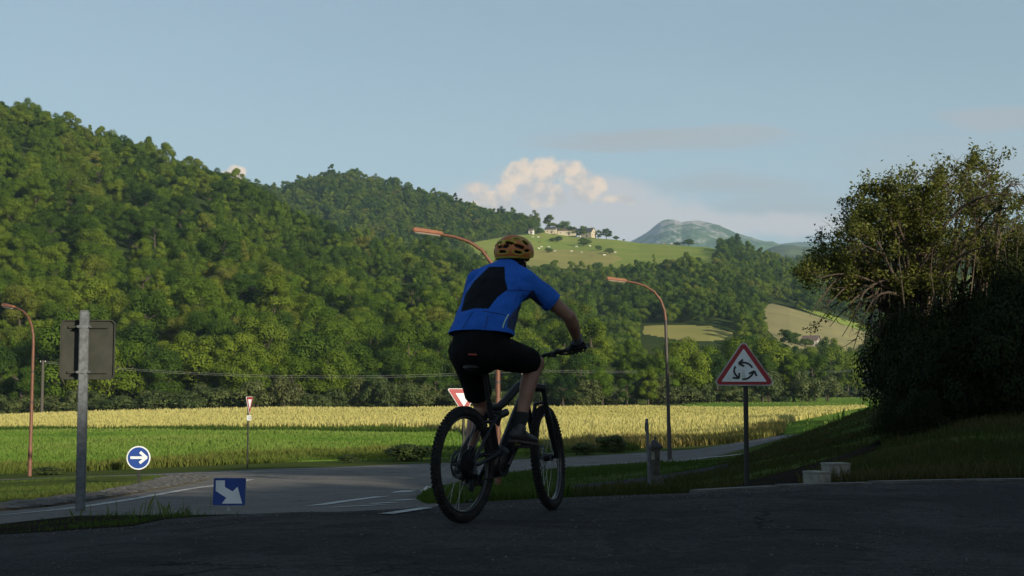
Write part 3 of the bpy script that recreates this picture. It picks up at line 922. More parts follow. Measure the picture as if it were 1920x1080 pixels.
# hand-placed trees along the foot of the wood: pixel of the middle, top, foot and distance
FRONT = [(-20, 640, 785, 240), (40, 668, 785, 233), (125, 578, 783, 240), (185, 640, 781, 238), (240, 602, 779, 246), (300, 650, 778, 240), (350, 615, 778, 250), (395, 628, 776, 246), (455, 660, 774, 240), (505, 640, 773, 246), (570, 622, 771, 250),
         (625, 655, 770, 244), (660, 640, 769, 250), (720, 655, 768, 250), (770, 672, 767, 246), (815, 690, 766, 244), (870, 650, 766, 255), (1010, 660, 762, 255), (1055, 700, 761, 250), (1090, 650, 760, 262), (1130, 688, 759, 256), (1175, 700, 758, 255), (1215, 682, 757, 262), (1250, 650, 756, 275),
         (1280, 632, 754, 285), (1320, 640, 752, 295), (1365, 628, 751, 300), (1405, 622, 750, 310), (1450, 628, 749, 310), (1490, 640, 748, 305), (1525, 650, 747, 312), (1345, 655, 752, 290), (1430, 655, 750, 300),
         (1560, 640, 737, 420), (1590, 650, 736, 430), (1620, 640, 735, 440), (1655, 648, 734, 430), (1690, 640, 734, 440), (1540, 655, 738, 430), (1605, 668, 736, 410), (1720, 650, 734, 420), (1760, 640, 734, 420)]
fr = []
for px, t, b, d in FRONT:
    p = P(px, b, d); z = h(p.x, p.y)
    hgt = (b - t) / F * d
    fr.append((p.x, p.y, min(z, p.z), hgt))
fr = np.array(fr)
FR_SCALE = fr[:, 3] / 12.0
def mk(pts, lo, hi):
    return rg.uniform(lo, hi, len(pts)) * (0.85 + 0.3 * (rg.random(len(pts)) ** 3))
s1 = mk(pts1, 0.46, 1.08); s1 *= np.where(pix((pts1[:, 0], pts1[:, 1], pts1[:, 2]))[0] > 1120, 0.72, 1.0)
s2 = mk(pts2, 0.6, 1.08); s3 = mk(pts3, 0.7, 1.1)
allp = np.concatenate([fr[:, :3], pts1, pts2, pts3]); alls = np.concatenate([FR_SCALE, s1, s2, s3])
kind_i = rg.choice(6, len(allp), p=[0.27, 0.22, 0.16, 0.18, 0.14, 0.03])
kind_i[:len(fr)] = rg.choice(5, len(fr))
rots = np.stack([rg.uniform(-.06, .06, len(allp)), rg.uniform(-.06, .06, len(allp)), rg.uniform(0, 6.28, len(allp))], 1)
app = pix((allp[:, 0], allp[:, 1], allp[:, 2] + 6))
size = alls / allp[:, 1]
size[(app[0] < -20) | (app[0] > 1700)] *= 0.1
size[:len(fr)] += 1.0
near_ids = np.argsort(-size)[:296]
rest = np.setdiff1d(np.arange(len(allp)), near_ids)
KLAB = ['rounded broadleaf tree', 'wide spreading broadleaf tree', 'tall oval broadleaf tree', 'small rounded broadleaf tree', 'tall full broadleaf tree', 'pointed dark conifer']
# the trees one can point to at the foot of the wood
SPECIAL = {0: 'green tree at the left edge of the picture behind the first lamp post', 1: 'pale greyish bushy tree directly behind the left lamp post', 2: 'tall bright tree behind the back of the square sign', 3: 'dark green tree just right of the back of the square sign',
           4: 'bright green tree above the round blue arrow sign', 9: 'tree behind the distant give way sign', 14: 'tree left of the rider at the edge of the wheat', 15: 'low dark tree beside the rider at the edge of the wheat', 19: 'bushy tree right of the rider\'s hand', 22: 'olive bushy tree just left of the dark lamp post',
           24: 'tall dark tree just right of the dark lamp post', 26: 'tree showing left of the roundabout warning sign', 27: 'tall tree right behind the roundabout warning sign', 28: 'tall tree just right of the roundabout warning sign', 30: 'bright green tree at the right end of the tall clump', 38: 'lower tree behind the right end of the tall clump'}
def make_tree(k, p, s, rz, label, group, szz=1.0):
    c, t, hh, rr = NEAR[k]
    root = empty('tree', p, rz, label, 'tree', group)
    root.scale = (s, s, s * szz)
    link('crown', c, None, root); link('trunk', t, None, root)
    return root
PLACE_X = [100, 230, 360, 520, 680, 840, 1010, 1130, 1260, 1400, 1560]
PLACES = ['over the left lamp post', 'over the grey sign back', 'over the round blue sign', 'over the thin give way sign', 'left of the brown lamp head', 'by the rider\'s left shoulder', 'partly behind the rider', 'by the rider\'s right arm', 'by the dark lamp post', 'left of the warning triangle', 'right of the warning triangle', 'beside the bank tree']
for i in near_ids:
    k = int(kind_i[i])
    if i < len(fr):
        hgt = NEAR[k][2]; s = fr[i, 3] / hgt
        lab = SPECIAL.get(int(i)) or '%s in the front row, %s' % (KLAB[k], PLACES[min(len(PLACES) - 1, int(np.searchsorted(PLACE_X, FRONT[int(i)][0])))])
        make_tree(k, allp[i], s, rots[i, 2], lab, 'trees along the front of the wood')
    else:
        qx, qy = float(app[0][i]), float(app[1][i])
        where = PLACES[min(len(PLACES) - 1, int(np.searchsorted(PLACE_X, qx)))]
        band = 'behind the front row' if allp[i, 1] < 285 else ('low on the slope' if allp[i, 1] < 330 else 'higher on the slope')
        make_tree(k, allp[i], alls[i], rots[i, 2], '%s %s, %s' % (KLAB[k], band, where), 'trees on the lower slope of the wooded hill')
v3 = np.repeat(alls[:, None], 3, 1) * np.stack([rg.uniform(.88, 1.15, len(alls))] * 2 + [rg.uniform(.85, 1.2, len(alls))], 1)
instancer('wood', allp[rest], v3[rest], rots[rest], kind_i[rest], far_coll, 'mixed green broadleaf wood covering the hillsides beyond the fields', 'wood')
print('TREES', len(pts1), len(pts2), len(pts3), 'rest', len(rest))

# ------------------------------------------------------------------ signs
M['sign_white'] = mat('sign_white', (0.68, 0.72, 0.74), 0.45, (0.50, 0.53, 0.51), 5.0, lo=0.45, hi=0.85)
M['sign_red'] = mat('sign_red', (0.30, 0.014, 0.02), 0.45, (0.26, 0.013, 0.018), 4.0)
M['sign_blue'] = mat('sign_blue', (0.008, 0.048, 0.26), 0.55, (0.010, 0.044, 0.22), 3.0)
M['sign_black'] = mat('sign_black', (0.012, 0.014, 0.016), 0.5)
M['stain'] = mat('green_stain', (0.42, 0.50, 0.44), 0.8, (0.55, 0.60, 0.57), 14.0, lo=0.4, hi=0.6)
M['sign_rim'] = mat('sign_rim', (0.42, 0.42, 0.41), 0.5, (0.30, 0.30, 0.29), 9.0, metal=0.2)
M['post_dark'] = mat('post_dark', (0.012, 0.013, 0.012), 0.65, (0.020, 0.018, 0.016), 7.0, 0.15)
M['galv'] = mat('galvanised_steel', (0.16, 0.175, 0.185), 0.6, (0.10, 0.11, 0.115), 16.0, 0.15, 40, metal=0.45)
M['sign_back'] = mat('sign_back', (0.034, 0.035, 0.027), 0.8, (0.018, 0.021, 0.014), 4.5, 0.2, 30, lo=0.3, hi=0.7)
M['rust'] = mat('rust_paint', (0.15, 0.062, 0.032), 0.6, (0.115, 0.048, 0.027), 7.0, 0.1)
M['rust_sunlit'] = mat('sunlit_lantern', (0.26, 0.105, 0.05), 0.6, (0.21, 0.085, 0.043), 7.0, 0.1)  # same rust paint, made lighter for the sun falling on the lanterns
M['rust_dark'] = mat('lamp_underside', (0.05, 0.045, 0.04), 0.35)
M['mast_shaded'] = mat('mast_shaded', (0.035, 0.028, 0.024), 0.55, (0.05, 0.04, 0.033), 6.0, 0.1)
M['lens'] = mat('lamp_lens', (0.25, 0.25, 0.23), 0.15)
M['concrete'] = mat('concrete', (0.27, 0.26, 0.22), 0.9, (0.16, 0.158, 0.13), 6.0, 0.4, 40)
M['old_wood'] = mat('weathered_wood', (0.085, 0.075, 0.062), 0.9, (0.045, 0.04, 0.034), 12.0, 0.7, 50)
M['iron'] = mat('dark_iron', (0.03, 0.03, 0.03), 0.6, (0.05, 0.045, 0.04), 10, 0.3)
M['pole_wood'] = mat('pole_wood', (0.30, 0.23, 0.16), 0.9, (0.22, 0.17, 0.12), 8.0, 0.5, 30)
M['wire'] = mat('wire', (0.30, 0.30, 0.30), 0.4)

FACE = Matrix(((1, 0, 0, 0), (0, 0, -1, 0), (0, 1, 0, 0), (0, 0, 0, 1)))     # drawing plane -> upright, front towards -Y
def rounded(pts, r, seg=5):
    out = []
    n = len(pts)
    for i in range(n):
        p = Vector(pts[i]); a = (Vector(pts[i - 1]) - p); b = (Vector(pts[(i + 1) % n]) - p)
        ang = a.angle(b); d = min(r / math.tan(ang / 2), a.length * 0.45, b.length * 0.45)
        rr = d * math.tan(ang / 2)
        a.normalize(); b.normalize()
        c = p + (a + b).normalized() * (rr / math.sin(ang / 2))
        s, e = p + a * d - c, p + b * d - c
        t0 = math.atan2(s.y, s.x); t1 = math.atan2(e.y, e.x)
        while t1 - t0 > math.pi: t1 -= 2 * math.pi
        while t1 - t0 < -math.pi: t1 += 2 * math.pi
        out += [(c.x + rr * math.cos(t0 + (t1 - t0) * k / seg), c.y + rr * math.sin(t0 + (t1 - t0) * k / seg)) for k in range(seg + 1)]
    return out
def inset_tri(pts, d):
    c = sum((Vector(p) for p in pts), Vector((0, 0))) / len(pts)
    out = []; n = len(pts)
    for i in range(n):
        p = Vector(pts[i]); a = (Vector(pts[i - 1]) - p).normalized(); b = (Vector(pts[(i + 1) % n]) - p).normalized()
        bis = (a + b).normalized(); ang = a.angle(b)
        out.append(tuple(p + bis * d / math.sin(ang / 2)))
    return out
def circle(r, n=40):
    return [(r * math.cos(2 * math.pi * k / n), r * math.sin(2 * math.pi * k / n)) for k in range(n)]
def stroke(mb, pts, w, z0, dep):
    """flat thick polyline in the drawing plane"""
    p = [Vector(q) for q in pts]; L = []; Rr = []
    for i in range(len(p)):
        t = (p[min(i + 1, len(p) - 1)] - p[max(i - 1, 0)]).normalized(); n = Vector((-t.y, t.x)) * w / 2
        L.append(p[i] + n); Rr.append(p[i] - n)
    mb.prism([tuple(q) for q in L + Rr[::-1]], dep, FACE, z0)
def slab(name, poly, z0, dep, m, root):
    return MB().prism(poly, dep, FACE, z0).build(name, m, root)

# --- roundabout warning triangle
def warning_sign():
    p = P(1401, 922, 19.0); g = h(p.x, p.y); sc = F / 19.0
    root = empty('warning_sign', (p.x, p.y, g), R(-3), 'red rimmed white triangle with three circling arrows on a black post', 'road sign')
    base = 922
    def X(q): return ((1330 + q[0] / 9 - 1401) / sc, (base - (640 + q[1] / 9)) / sc)
    out = [X((606, 20)), X((70, 795)), X((1150, 795))]
    slab('sign_panel', rounded(out, 0.05), 0.0, 0.022, M['sign_rim'], root)
    o2 = inset_tri(out, 0.016)
    slab('red_border', rounded(o2, 0.04), 0.0225, 0.003, M['sign_red'], root)
    inn = [X((603, 168)), X((226, 726)), X((985, 726))]
    slab('white_face', rounded(inn, 0.006, 3), 0.0258, 0.003, M['sign_white'], root)
    slab('stain', [X((562, 705)), X((574, 560)), (X((596, 530))), X((622, 548)), X((640, 700))], 0.0289, 0.0002, M['stain'], root)
    for sh, hd in (([(748, 492), (725, 462), (690, 430), (640, 409), (585, 405), (528, 417)], [(592, 352), (518, 418), (612, 466)]),
                   ([(466, 466), (445, 510), (441, 560), (460, 605), (516, 662)], [(414, 660), (523, 668), (528, 578)]),
                   ([(580, 686), (640, 682), (690, 660), (730, 622), (772, 560)], [(686, 594), (778, 546), (816, 632)])):
        mb = MB(); w = 33 / 9 / sc
        stroke(mb, [X(q) for q in sh], w, 0.0292, 0.002)
        for a, b in ((hd[0], hd[1]), (hd[2], hd[1])):
            stroke(mb, [X(a), X(b)], w * 0.95, 0.0318 if a is hd[0] else 0.0345, 0.002)
        mb.build('arrow', M['sign_black'], root)
    MB().tube([(0, 0.035, -0.3), (0, 0.035, X((0, 320))[1])], 0.033, 14).build('post', M['post_dark'], root, True)
    mb = MB()
    for q in (560, 720): mb.box((0, 0.012, X((0, q))[1]), (0.30, 0.022, 0.03), None, 0.003)
    mb.build('bracket', M['galv'], root)
warning_sign()

# --- round keep-right sign
def round_sign():
    p = P(259, 908, 39.0); g = h(p.x, p.y); sc = F / 39.0
    root = empty('direction_sign', (p.x, p.y, g), R(2), 'round blue sign with a white arrow pointing right on the cobbled island', 'road sign')
    cz = (908 - 859.3) / sc
    def cc(r): return [(x, y + cz) for x, y in circle(r)]
    slab('sign_panel', cc(0.322), 0.0, 0.024, M['sign_white'], root)
    slab('blue_face', cc(0.288), 0.0245, 0.003, M['sign_blue'], root)
    mb = MB()
    def X(x, y): return ((x - 1183) / 4.571 / sc, cz - (y - 92) / 4.571 / sc)
    stroke(mb, [X(1115, 90), X(1240, 90)], 22 / 4.571 / sc, 0.028, 0.002)
    stroke(mb, [X(1196, 42), X(1254, 93)], 24 / 4.571 / sc, 0.0305, 0.002)
    stroke(mb, [X(1194, 136), X(1254, 86)], 24 / 4.571 / sc, 0.033, 0.002)
    mb.build('arrow', M['sign_white'], root)
    MB().box((0, 0.04, cz / 2 - 0.1), (0.075, 0.04, cz + 0.3), None, 0.006).build('post', M['post_dark'], root)
round_sign()

# --- low blue rectangle with the bent arrow
def blue_arrow():
    d = 19.5
    p = P(429, 961, d); g = h(p.x, p.y); sc = F / d
    root = empty('keep_right_sign', (p.x, p.y, g), R(4), 'low blue rectangular sign with a bent white arrow pointing down right', 'road sign')
    S = 4.154
    def X(x, y): return ((380 + x / S - 429) / sc, (961 - (720 + y / S)) / sc)
    box = [X(79, 948), X(327, 951), X(333, 740), X(87, 739)]
    slab('sign_panel', rounded(box, 0.022), 0.0, 0.018, M['galv'], root)
    slab('blue_face', rounded(inset_tri(box, 0.004), 0.02), 0.0185, 0.003, M['sign_blue'], root)
    arrow = [X(103, 757), X(172, 757), X(172, 808), X(232, 842), X(269, 806), X(306, 935), X(150, 935), X(184, 890), X(103, 838)]
    slab('arrow', arrow, 0.022, 0.002, M['sign_white'], root)
    MB().tube([(0, 0.02, -0.2), (0, 0.02, X(0, 800)[1])], 0.024, 10).build('post', M['sign_rim'], root, True)
blue_arrow()

# --- give way signs
def give_way(px, base, d, top, side, hgt, yaw, plate, label):
    p = P(px, base, d); g = h(p.x, p.y); sc = F / d
    root = empty('give_way_sign', (p.x, p.y, g), yaw, label, 'road sign', 'give way signs at the roundabout')
    zt = p.z + (base - top) / sc - g
    tri = [(-side / 2, zt), (0, zt - hgt), (side / 2, zt)]
    slab('sign_panel', rounded(tri, 0.03), 0.0, 0.02, M['sign_white'], root)
    slab('red_border', rounded(inset_tri(tri, 0.012), 0.025), 0.0205, 0.003, M['sign_red'], root)
    slab('white_face', rounded(inset_tri(tri, 0.095 * side / 0.7), 0.006, 3), 0.024, 0.003, M['sign_white'], root)
    if plate:
        z1 = zt - hgt - 0.03
        pl = slab('sub_plate', rounded([(-0.21, z1), (-0.21, z1 - 0.19), (0.21, z1 - 0.19), (0.21, z1)], 0.02), 0.0, 0.012, M['sign_white'], root)
        mb = MB()
        for k in range(2):
            for q in (-0.11, 0.02, 0.12): mb.box((q, -0.0135, z1 - 0.06 - 0.07 * k), (0.075, 0.002, 0.028))
        mb.build('plate_print', M['sign_black'], pl)
    MB().tube([(0, 0.035, -0.3), (0, 0.035, zt - 0.05)], 0.03, 10).build('post', M['post_dark'], root, True)
give_way(465.5, 877, 53.0, 745, 0.72, 0.66, R(80), True, 'thin edge-on give way sign with a small plate below by the meadow')
give_way(869, 925, 36.0, 730.5, 0.86, 0.66, R(14), False, 'give way triangle half hidden by the left leg of the cyclist')

# --- back of the square sign
def square_back():
    d = 18.7
    p = P(150.5, 957, d); g = h(p.x, p.y); sc = F / d
    root = empty('sign_back', (p.x, p.y, g), R(6), 'square road sign seen from its dirty grey back on a galvanised post', 'road sign')
    def Z(py): return p.z + (957 - py) / sc - g
    x0, x1 = (106 - 151.5) / sc, (206.5 - 151.5) / sc
    pan = rounded([(x0, Z(602)), (x0, Z(714)), (x1, Z(714)), (x1, Z(602))], 0.06)
    slab('sign_panel', pan, -0.095, 0.004, M['sign_back'], root)
    n = len(pan); c = (x0 + x1) / 2, (Z(602) + Z(714)) / 2
    inner = [((x - c[0]) * 0.965 + c[0], (y - c[1]) * 0.968 + c[1]) for x, y in pan]
    mb = MB(); vs = []; 
    for q, dz in ((pan, -0.0905), (pan, -0.062), (inner, -0.062), (inner, -0.0905)):
        vs += [FACE @ Vector((x, y, dz)) for x, y in q]
    fs = []
    for a in range(4):
        b = (a + 1) % 4
        fs += [(a * n + i, a * n + (i + 1) % n, b * n + (i + 1) % n, b * n + i) for i in range(n)]
    mb.add(vs, fs); mb.build('folded_edge', M['sign_back'], root)
    for py in (615.5, 700.5):
        rl = MB().box(((120 + 193) / 2 / sc - 151.5 / sc, 0.072, Z(py)), (73 / sc, 0.026, 0.034), None, 0.004).build('mounting_rail', M['sign_back'], root)
        m2 = MB()
        m2.box((0, -0.052, Z(py)), (0.145, 0.012, 0.038), None, 0.003)
        for q in (-0.078, 0.078):
            m2.box((q, 0.004, Z(py)), (0.011, 0.115, 0.03))
            m2.tube([(q, -0.062, Z(py)), (q, -0.074, Z(py))], 0.011, 6)
        m2.build('clamp', M['galv'], rl)
    # galvanised channel post with lips
    w = 0.118
    prof = [(-w / 2, -0.045), (w / 2, -0.045), (w / 2, 0.045), (-w / 2, 0.045)]
    mb = MB()
    mb.box((0, 0, (Z(587) - 0.4) / 2), (w, 0.09, Z(587) + 0.4), None, 0.010)
    mb.build('post', M['galv'], root)
    mb = MB()
    mb.box((0, 0, Z(587) + 0.0075), (w * 0.94, 0.084, 0.012), None, 0.004)
    mb.build('post_cap', M['galv'], root)
square_back()

# ------------------------------------------------------------------ street lamps
def make_lamp():
    root = empty('street_lamp', (0, 0, 0))
    MB().tube([(0, 0, -0.3), (0, 0, 0.0), (0, 0, 1.2), (0, 0, 1.25), (0, 0, 3.2), (0, 0, 5.25)], [0.085, 0.085, 0.080, 0.070, 0.064, 0.055], 14).build('post', M['rust'], root, True)
    pts = [(0, 0, 5.25), (-0.03, 0, 5.6), (-0.16, 0, 6.0), (-0.40, 0, 6.33), (-0.75, 0, 6.56), (-1.10, 0, 6.68), (-1.42, 0, 6.735)]
    MB().tube(pts, [0.055, 0.05, 0.047, 0.044, 0.041, 0.038, 0.036], 12).build('arm', M['rust'], root, True)
    # flat lantern
    rot = Matrix.Rotation(R(8), 3, 'Y')
    bm = bmesh.new(); bmesh.ops.create_cube(bm, size=1)
    for v in bm.verts:
        f = 0.62 if v.co.x > 0 else 1.0
        top = v.co.z > 0
        v.co = Vector((v.co.x * 0.78, v.co.y * 0.28 * f * (0.72 if top else 1), v.co.z * (0.13 if v.co.x < 0 else 0.10)))
    bmesh.ops.bevel(bm, geom=list(bm.edges), offset=0.03, segments=3, affect='EDGES')
    me = bpy.data.meshes.new('lantern'); M4 = Matrix.Translation((-1.79, 0, 6.82)) @ rot.to_4x4()
    bm.transform(M4); bm.to_mesh(me); bm.free()
    me.polygons.foreach_set('use_smooth', [True] * len(me.polygons)); me.set_sharp_from_angle(angle=R(35))
    lan = link('lantern', me, M['rust_sunlit'], root)
    MB().box((-1.80, 0, 6.745), (0.66, 0.21, 0.03), rot, 0.01).build('lens', M['lens'], lan)
    col = MB().tube([(0, 0, 4.1), (0, 0, 4.16)], 0.069, 14)
    col.tube([(0, 0, 2.9), (0, 0, 2.95)], 0.073, 14).build('collar', M['iron'], root, True)
    MB().box((0, -0.083, 0.75), (0.085, 0.012, 0.34), None, 0.004).build('service_door', M['rust'], root)
    return root
lamp = make_lamp()
LAMPS = [((934, 938), 36.0, 428, 0.0, -0.2, 'rust brown street lamp standing behind the rider with its head above the left shoulder'),
         ((1256, 863), 57.0, 518, 0.0, -1.3, 'rust brown street lamp with shade-dark mast at the side road between rider and warning triangle'),
         ((55.5, 893), 56.0, 567, R(-38), 0.3, 'rust brown street lamp standing by the meadow at the left edge')]
for i, ((px, py), d, top, rz, tilt, lab) in enumerate(LAMPS):
    o = lamp if i == 0 else copy_tree(lamp)
    p = P(px, py, d); g = h(p.x, p.y)
    o.location = (p.x, p.y, g)
    s = (P(px, top, d).z - g) / 6.9
    o.scale = (s, s, s); o.rotation_euler = (0, R(tilt), rz)
    if i == 1:                                   # shade on this mast is put into its darker colour
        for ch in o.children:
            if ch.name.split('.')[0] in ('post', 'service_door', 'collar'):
                ch.material_slots[0].link = 'OBJECT'; ch.material_slots[0].material = M['mast_shaded']
    tag(o, lab, 'street lamp', 'curved arm street lamps round the roundabout')

# ------------------------------------------------------------------ slim post and old bollard
def slim_post():
    p = P(1219, 928, 21.0); g = h(p.x, p.y); sc = F / 21
    root = empty('marker_post', (p.x, p.y, g), R(12), 'slim pale grey post leaning slightly beside the old bollard', 'post')
    top = p.z + (928 - 787) / sc - g
    MB().tube([(0, 0, -0.2), (-0.022, 0, top * .5), (-0.045, 0, top)], 0.023, 10).build('shaft', M['galv'], root, True)
    MB().box((-0.065, -0.02, top - 0.12), (0.03, 0.02, 0.13), None, 0.004).build('bracket', M['galv'], root)
slim_post()
def bollard():
    p = P(1228, 929, 21.4); g = h(p.x, p.y); sc = F / 21.4
    root = empty('bollard', (p.x, p.y, g), R(-15), 'short weathered post with a dark rounded iron head on the grass', 'bollard')
    rng = random.Random(4)
    pts = [(0, 0, -0.2), (0, 0, 0), (0.005, 0, 0.12), (0.008, 0, 0.22), (0.0, 0, 0.24), (0, 0, 0.55), (0.004, 0, 0.64)]
    MB().tube(pts, [0.155, 0.15, 0.13, 0.105, 0.082, 0.078, 0.08], 14).build('shaft', M['old_wood'], root, True)
    mb = MB().tube([(0.004, 0, 0.641), (0.004, 0, 0.66), (0.004, 0, 0.70), (0.0, 0, 0.75), (0.01, 0, 0.775)], [0.088, 0.092, 0.082, 0.052, 0.018], 14)
    mb.ball((0.014, 0, 0.80), 0.021)
    for a in range(3):
        q = a * 2.1 + 0.5
        mb.tube([(0.07 * math.cos(q), 0.07 * math.sin(q), 0.665), (0.118 * math.cos(q), 0.118 * math.sin(q), 0.665)], 0.03, 8)
    mb.build('iron_head', M['iron'], root, True)
    MB().box((-0.012, -0.080, 0.54), (0.055, 0.012, 0.12), None, 0.003).build('pale_plate', M['concrete'], root)
bollard()

# ------------------------------------------------------------------ stepped concrete blocks on the bank
def block(px0, px1, py0, py1, d, dep, yaw, label):
    a, b = P(px0, py1, d), P(px1, py0, d)
    w = b.x - a.x; hh = b.z - a.z
    c = (a + b) / 2
    root = empty('concrete_block', (c.x, c.y + dep / 2, a.z), R(yaw), label, 'block', 'stepped concrete blocks on the bank')
    MB().box((0, 0, hh / 2 - 0.12), (w * 0.86, dep, hh + 0.24), None, 0.008).build('block', M['concrete'], root)
    MB().box((0, 0, hh + 0.003), (w * 0.9, dep * 1.02, 0.02), None, 0.005).build('coping', M['concrete'], root)
block(1518, 1555, 887, 920, 13.2, 0.22, 28, 'lower pale concrete block at the foot of the bank by the kerb')
block(1547, 1596, 871, 900, 13.9, 0.20, 14, 'upper pale concrete block stepping up the grassy bank')

# ------------------------------------------------------------------ cobbles of the island apron
APRON_PX = [(-120, 970), (0, 960), (60, 955), (150, 944), (230, 931), (320, 915), (392, 899), (385, 894), (330, 893), (300, 899), (255, 912), (190, 926), (85, 939), (0, 948), (-120, 958)]
ap = wpoly(APRON_PX)
M['cobble'] = mat('cobble', (0.105, 0.10, 0.09), 0.9, (0.055, 0.053, 0.05), 3.0, 0.3, 20)
M['mortar'] = mat('mortar', (0.095, 0.085, 0.066), 0.95, spec=0.0)
drape('island_apron', ap, 0.035, M['mortar'], 'dark joints under the cobbles of the roundabout island', cat='paving')
def cobbles():
    xs = [p[0] for p in ap]; ys = [p[1] for p in ap]
    s = 0.22
    gx, gy = np.meshgrid(np.arange(min(xs), max(xs), s), np.arange(min(ys), max(ys), s))
    gx = gx.ravel() + RNG.uniform(-.05, .05, gx.size); gy = gy.ravel() + RNG.uniform(-.05, .05, gy.size)
    k = inside(ap, gx, gy); gx, gy = gx[k], gy[k]
    z = H(gx, gy) + 0.05
    n = len(gx); hw = RNG.uniform(0.06, 0.10, n); hd = RNG.uniform(0.06, 0.10, n); hh = RNG.uniform(0.008, 0.035, n); an = RNG.uniform(-.35, .35, n)
    base = np.array([(-1, -1, 0), (1, -1, 0), (1, 1, 0), (-1, 1, 0), (-.72, -.72, 1), (.72, -.72, 1), (.72, .72, 1), (-.72, .72, 1)])
    v = base[None] * np.stack([hw, hd, hh], 1)[:, None, :]
    c, sn = np.cos(an)[:, None], np.sin(an)[:, None]
    x = v[..., 0] * c - v[..., 1] * sn + gx[:, None]; y = v[..., 0] * sn + v[..., 1] * c + gy[:, None]
    V = np.stack([x, y, v[..., 2] + z[:, None]], -1).reshape(-1, 3)
    fb = np.array([(4, 5, 6, 7), (0, 1, 5, 4), (1, 2, 6, 5), (2, 3, 7, 6), (3, 0, 4, 7)])
    f = (fb[None] + (np.arange(n) * 8)[:, None, None]).reshape(-1, 4)
    tag(link('cobbles', mesh_np('cobbles', V, f), M['cobble']), 'rough grey cobbles round the edge of the grass island', 'cobbles', kind='stuff')
cobbles()
ISL_PX = [(-150, 958), (0, 947), (85, 938), (190, 925), (255, 911), (300, 898), (312, 893.5), (150, 896.5), (0, 903), (-150, 913)]
drape('island', wpoly(ISL_PX), 0.045, M['grass_ground'], 'grassy middle of the roundabout island', cat='island')

# ------------------------------------------------------------------ grass, meadow and wheat
def blade_mat(name, cols, transl=0.3):
    m = bpy.data.materials.new(name); m.use_nodes = True
    g = NG(m.node_tree); g.n.clear()
    at = g.new('ShaderNodeAttribute', attribute_name='tone')
    ramp = g.new('ShaderNodeValToRGB'); el = ramp.color_ramp.elements
    while len(el) < len(cols): el.new(0.5)
    for i, c in enumerate(cols):
        el[i].position = i / (len(cols) - 1); el[i].color = (*c, 1)
    g.l.new(at.outputs['Fac'], ramp.inputs[0])
    d = g.new('ShaderNodeBsdfDiffuse'); t = g.new('ShaderNodeBsdfTranslucent')
    g.l.new(ramp.outputs[0], d.inputs[0]); g.l.new(ramp.outputs[0], t.inputs[0])
    mx = g.new('ShaderNodeMixShader'); mx.inputs[0].default_value = transl
    g.l.new(d.outputs[0], mx.inputs[1]); g.l.new(t.outputs[0], mx.inputs[2])
    out = g.new('ShaderNodeOutputMaterial'); g.l.new(mx.outputs[0], out.inputs[0])
    return m
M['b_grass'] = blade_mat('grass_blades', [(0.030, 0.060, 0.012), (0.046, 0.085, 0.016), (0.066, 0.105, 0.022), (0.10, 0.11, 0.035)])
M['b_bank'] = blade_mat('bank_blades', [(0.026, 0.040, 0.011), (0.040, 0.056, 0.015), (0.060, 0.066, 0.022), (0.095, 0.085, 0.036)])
M['b_meadow'] = blade_mat('meadow_blades', [(0.075, 0.15, 0.022), (0.105, 0.19, 0.03), (0.14, 0.215, 0.042), (0.19, 0.23, 0.06)])
M['b_rank'] = blade_mat('rank_grass_blades', [(0.05, 0.085, 0.018), (0.11, 0.14, 0.03), (0.22, 0.20, 0.06), (0.38, 0.30, 0.11)])
M['b_wheat'] = blade_mat('wheat_blades', [(0.33, 0.31, 0.10), (0.39, 0.365, 0.12), (0.43, 0.395, 0.135), (0.47, 0.43, 0.16)])

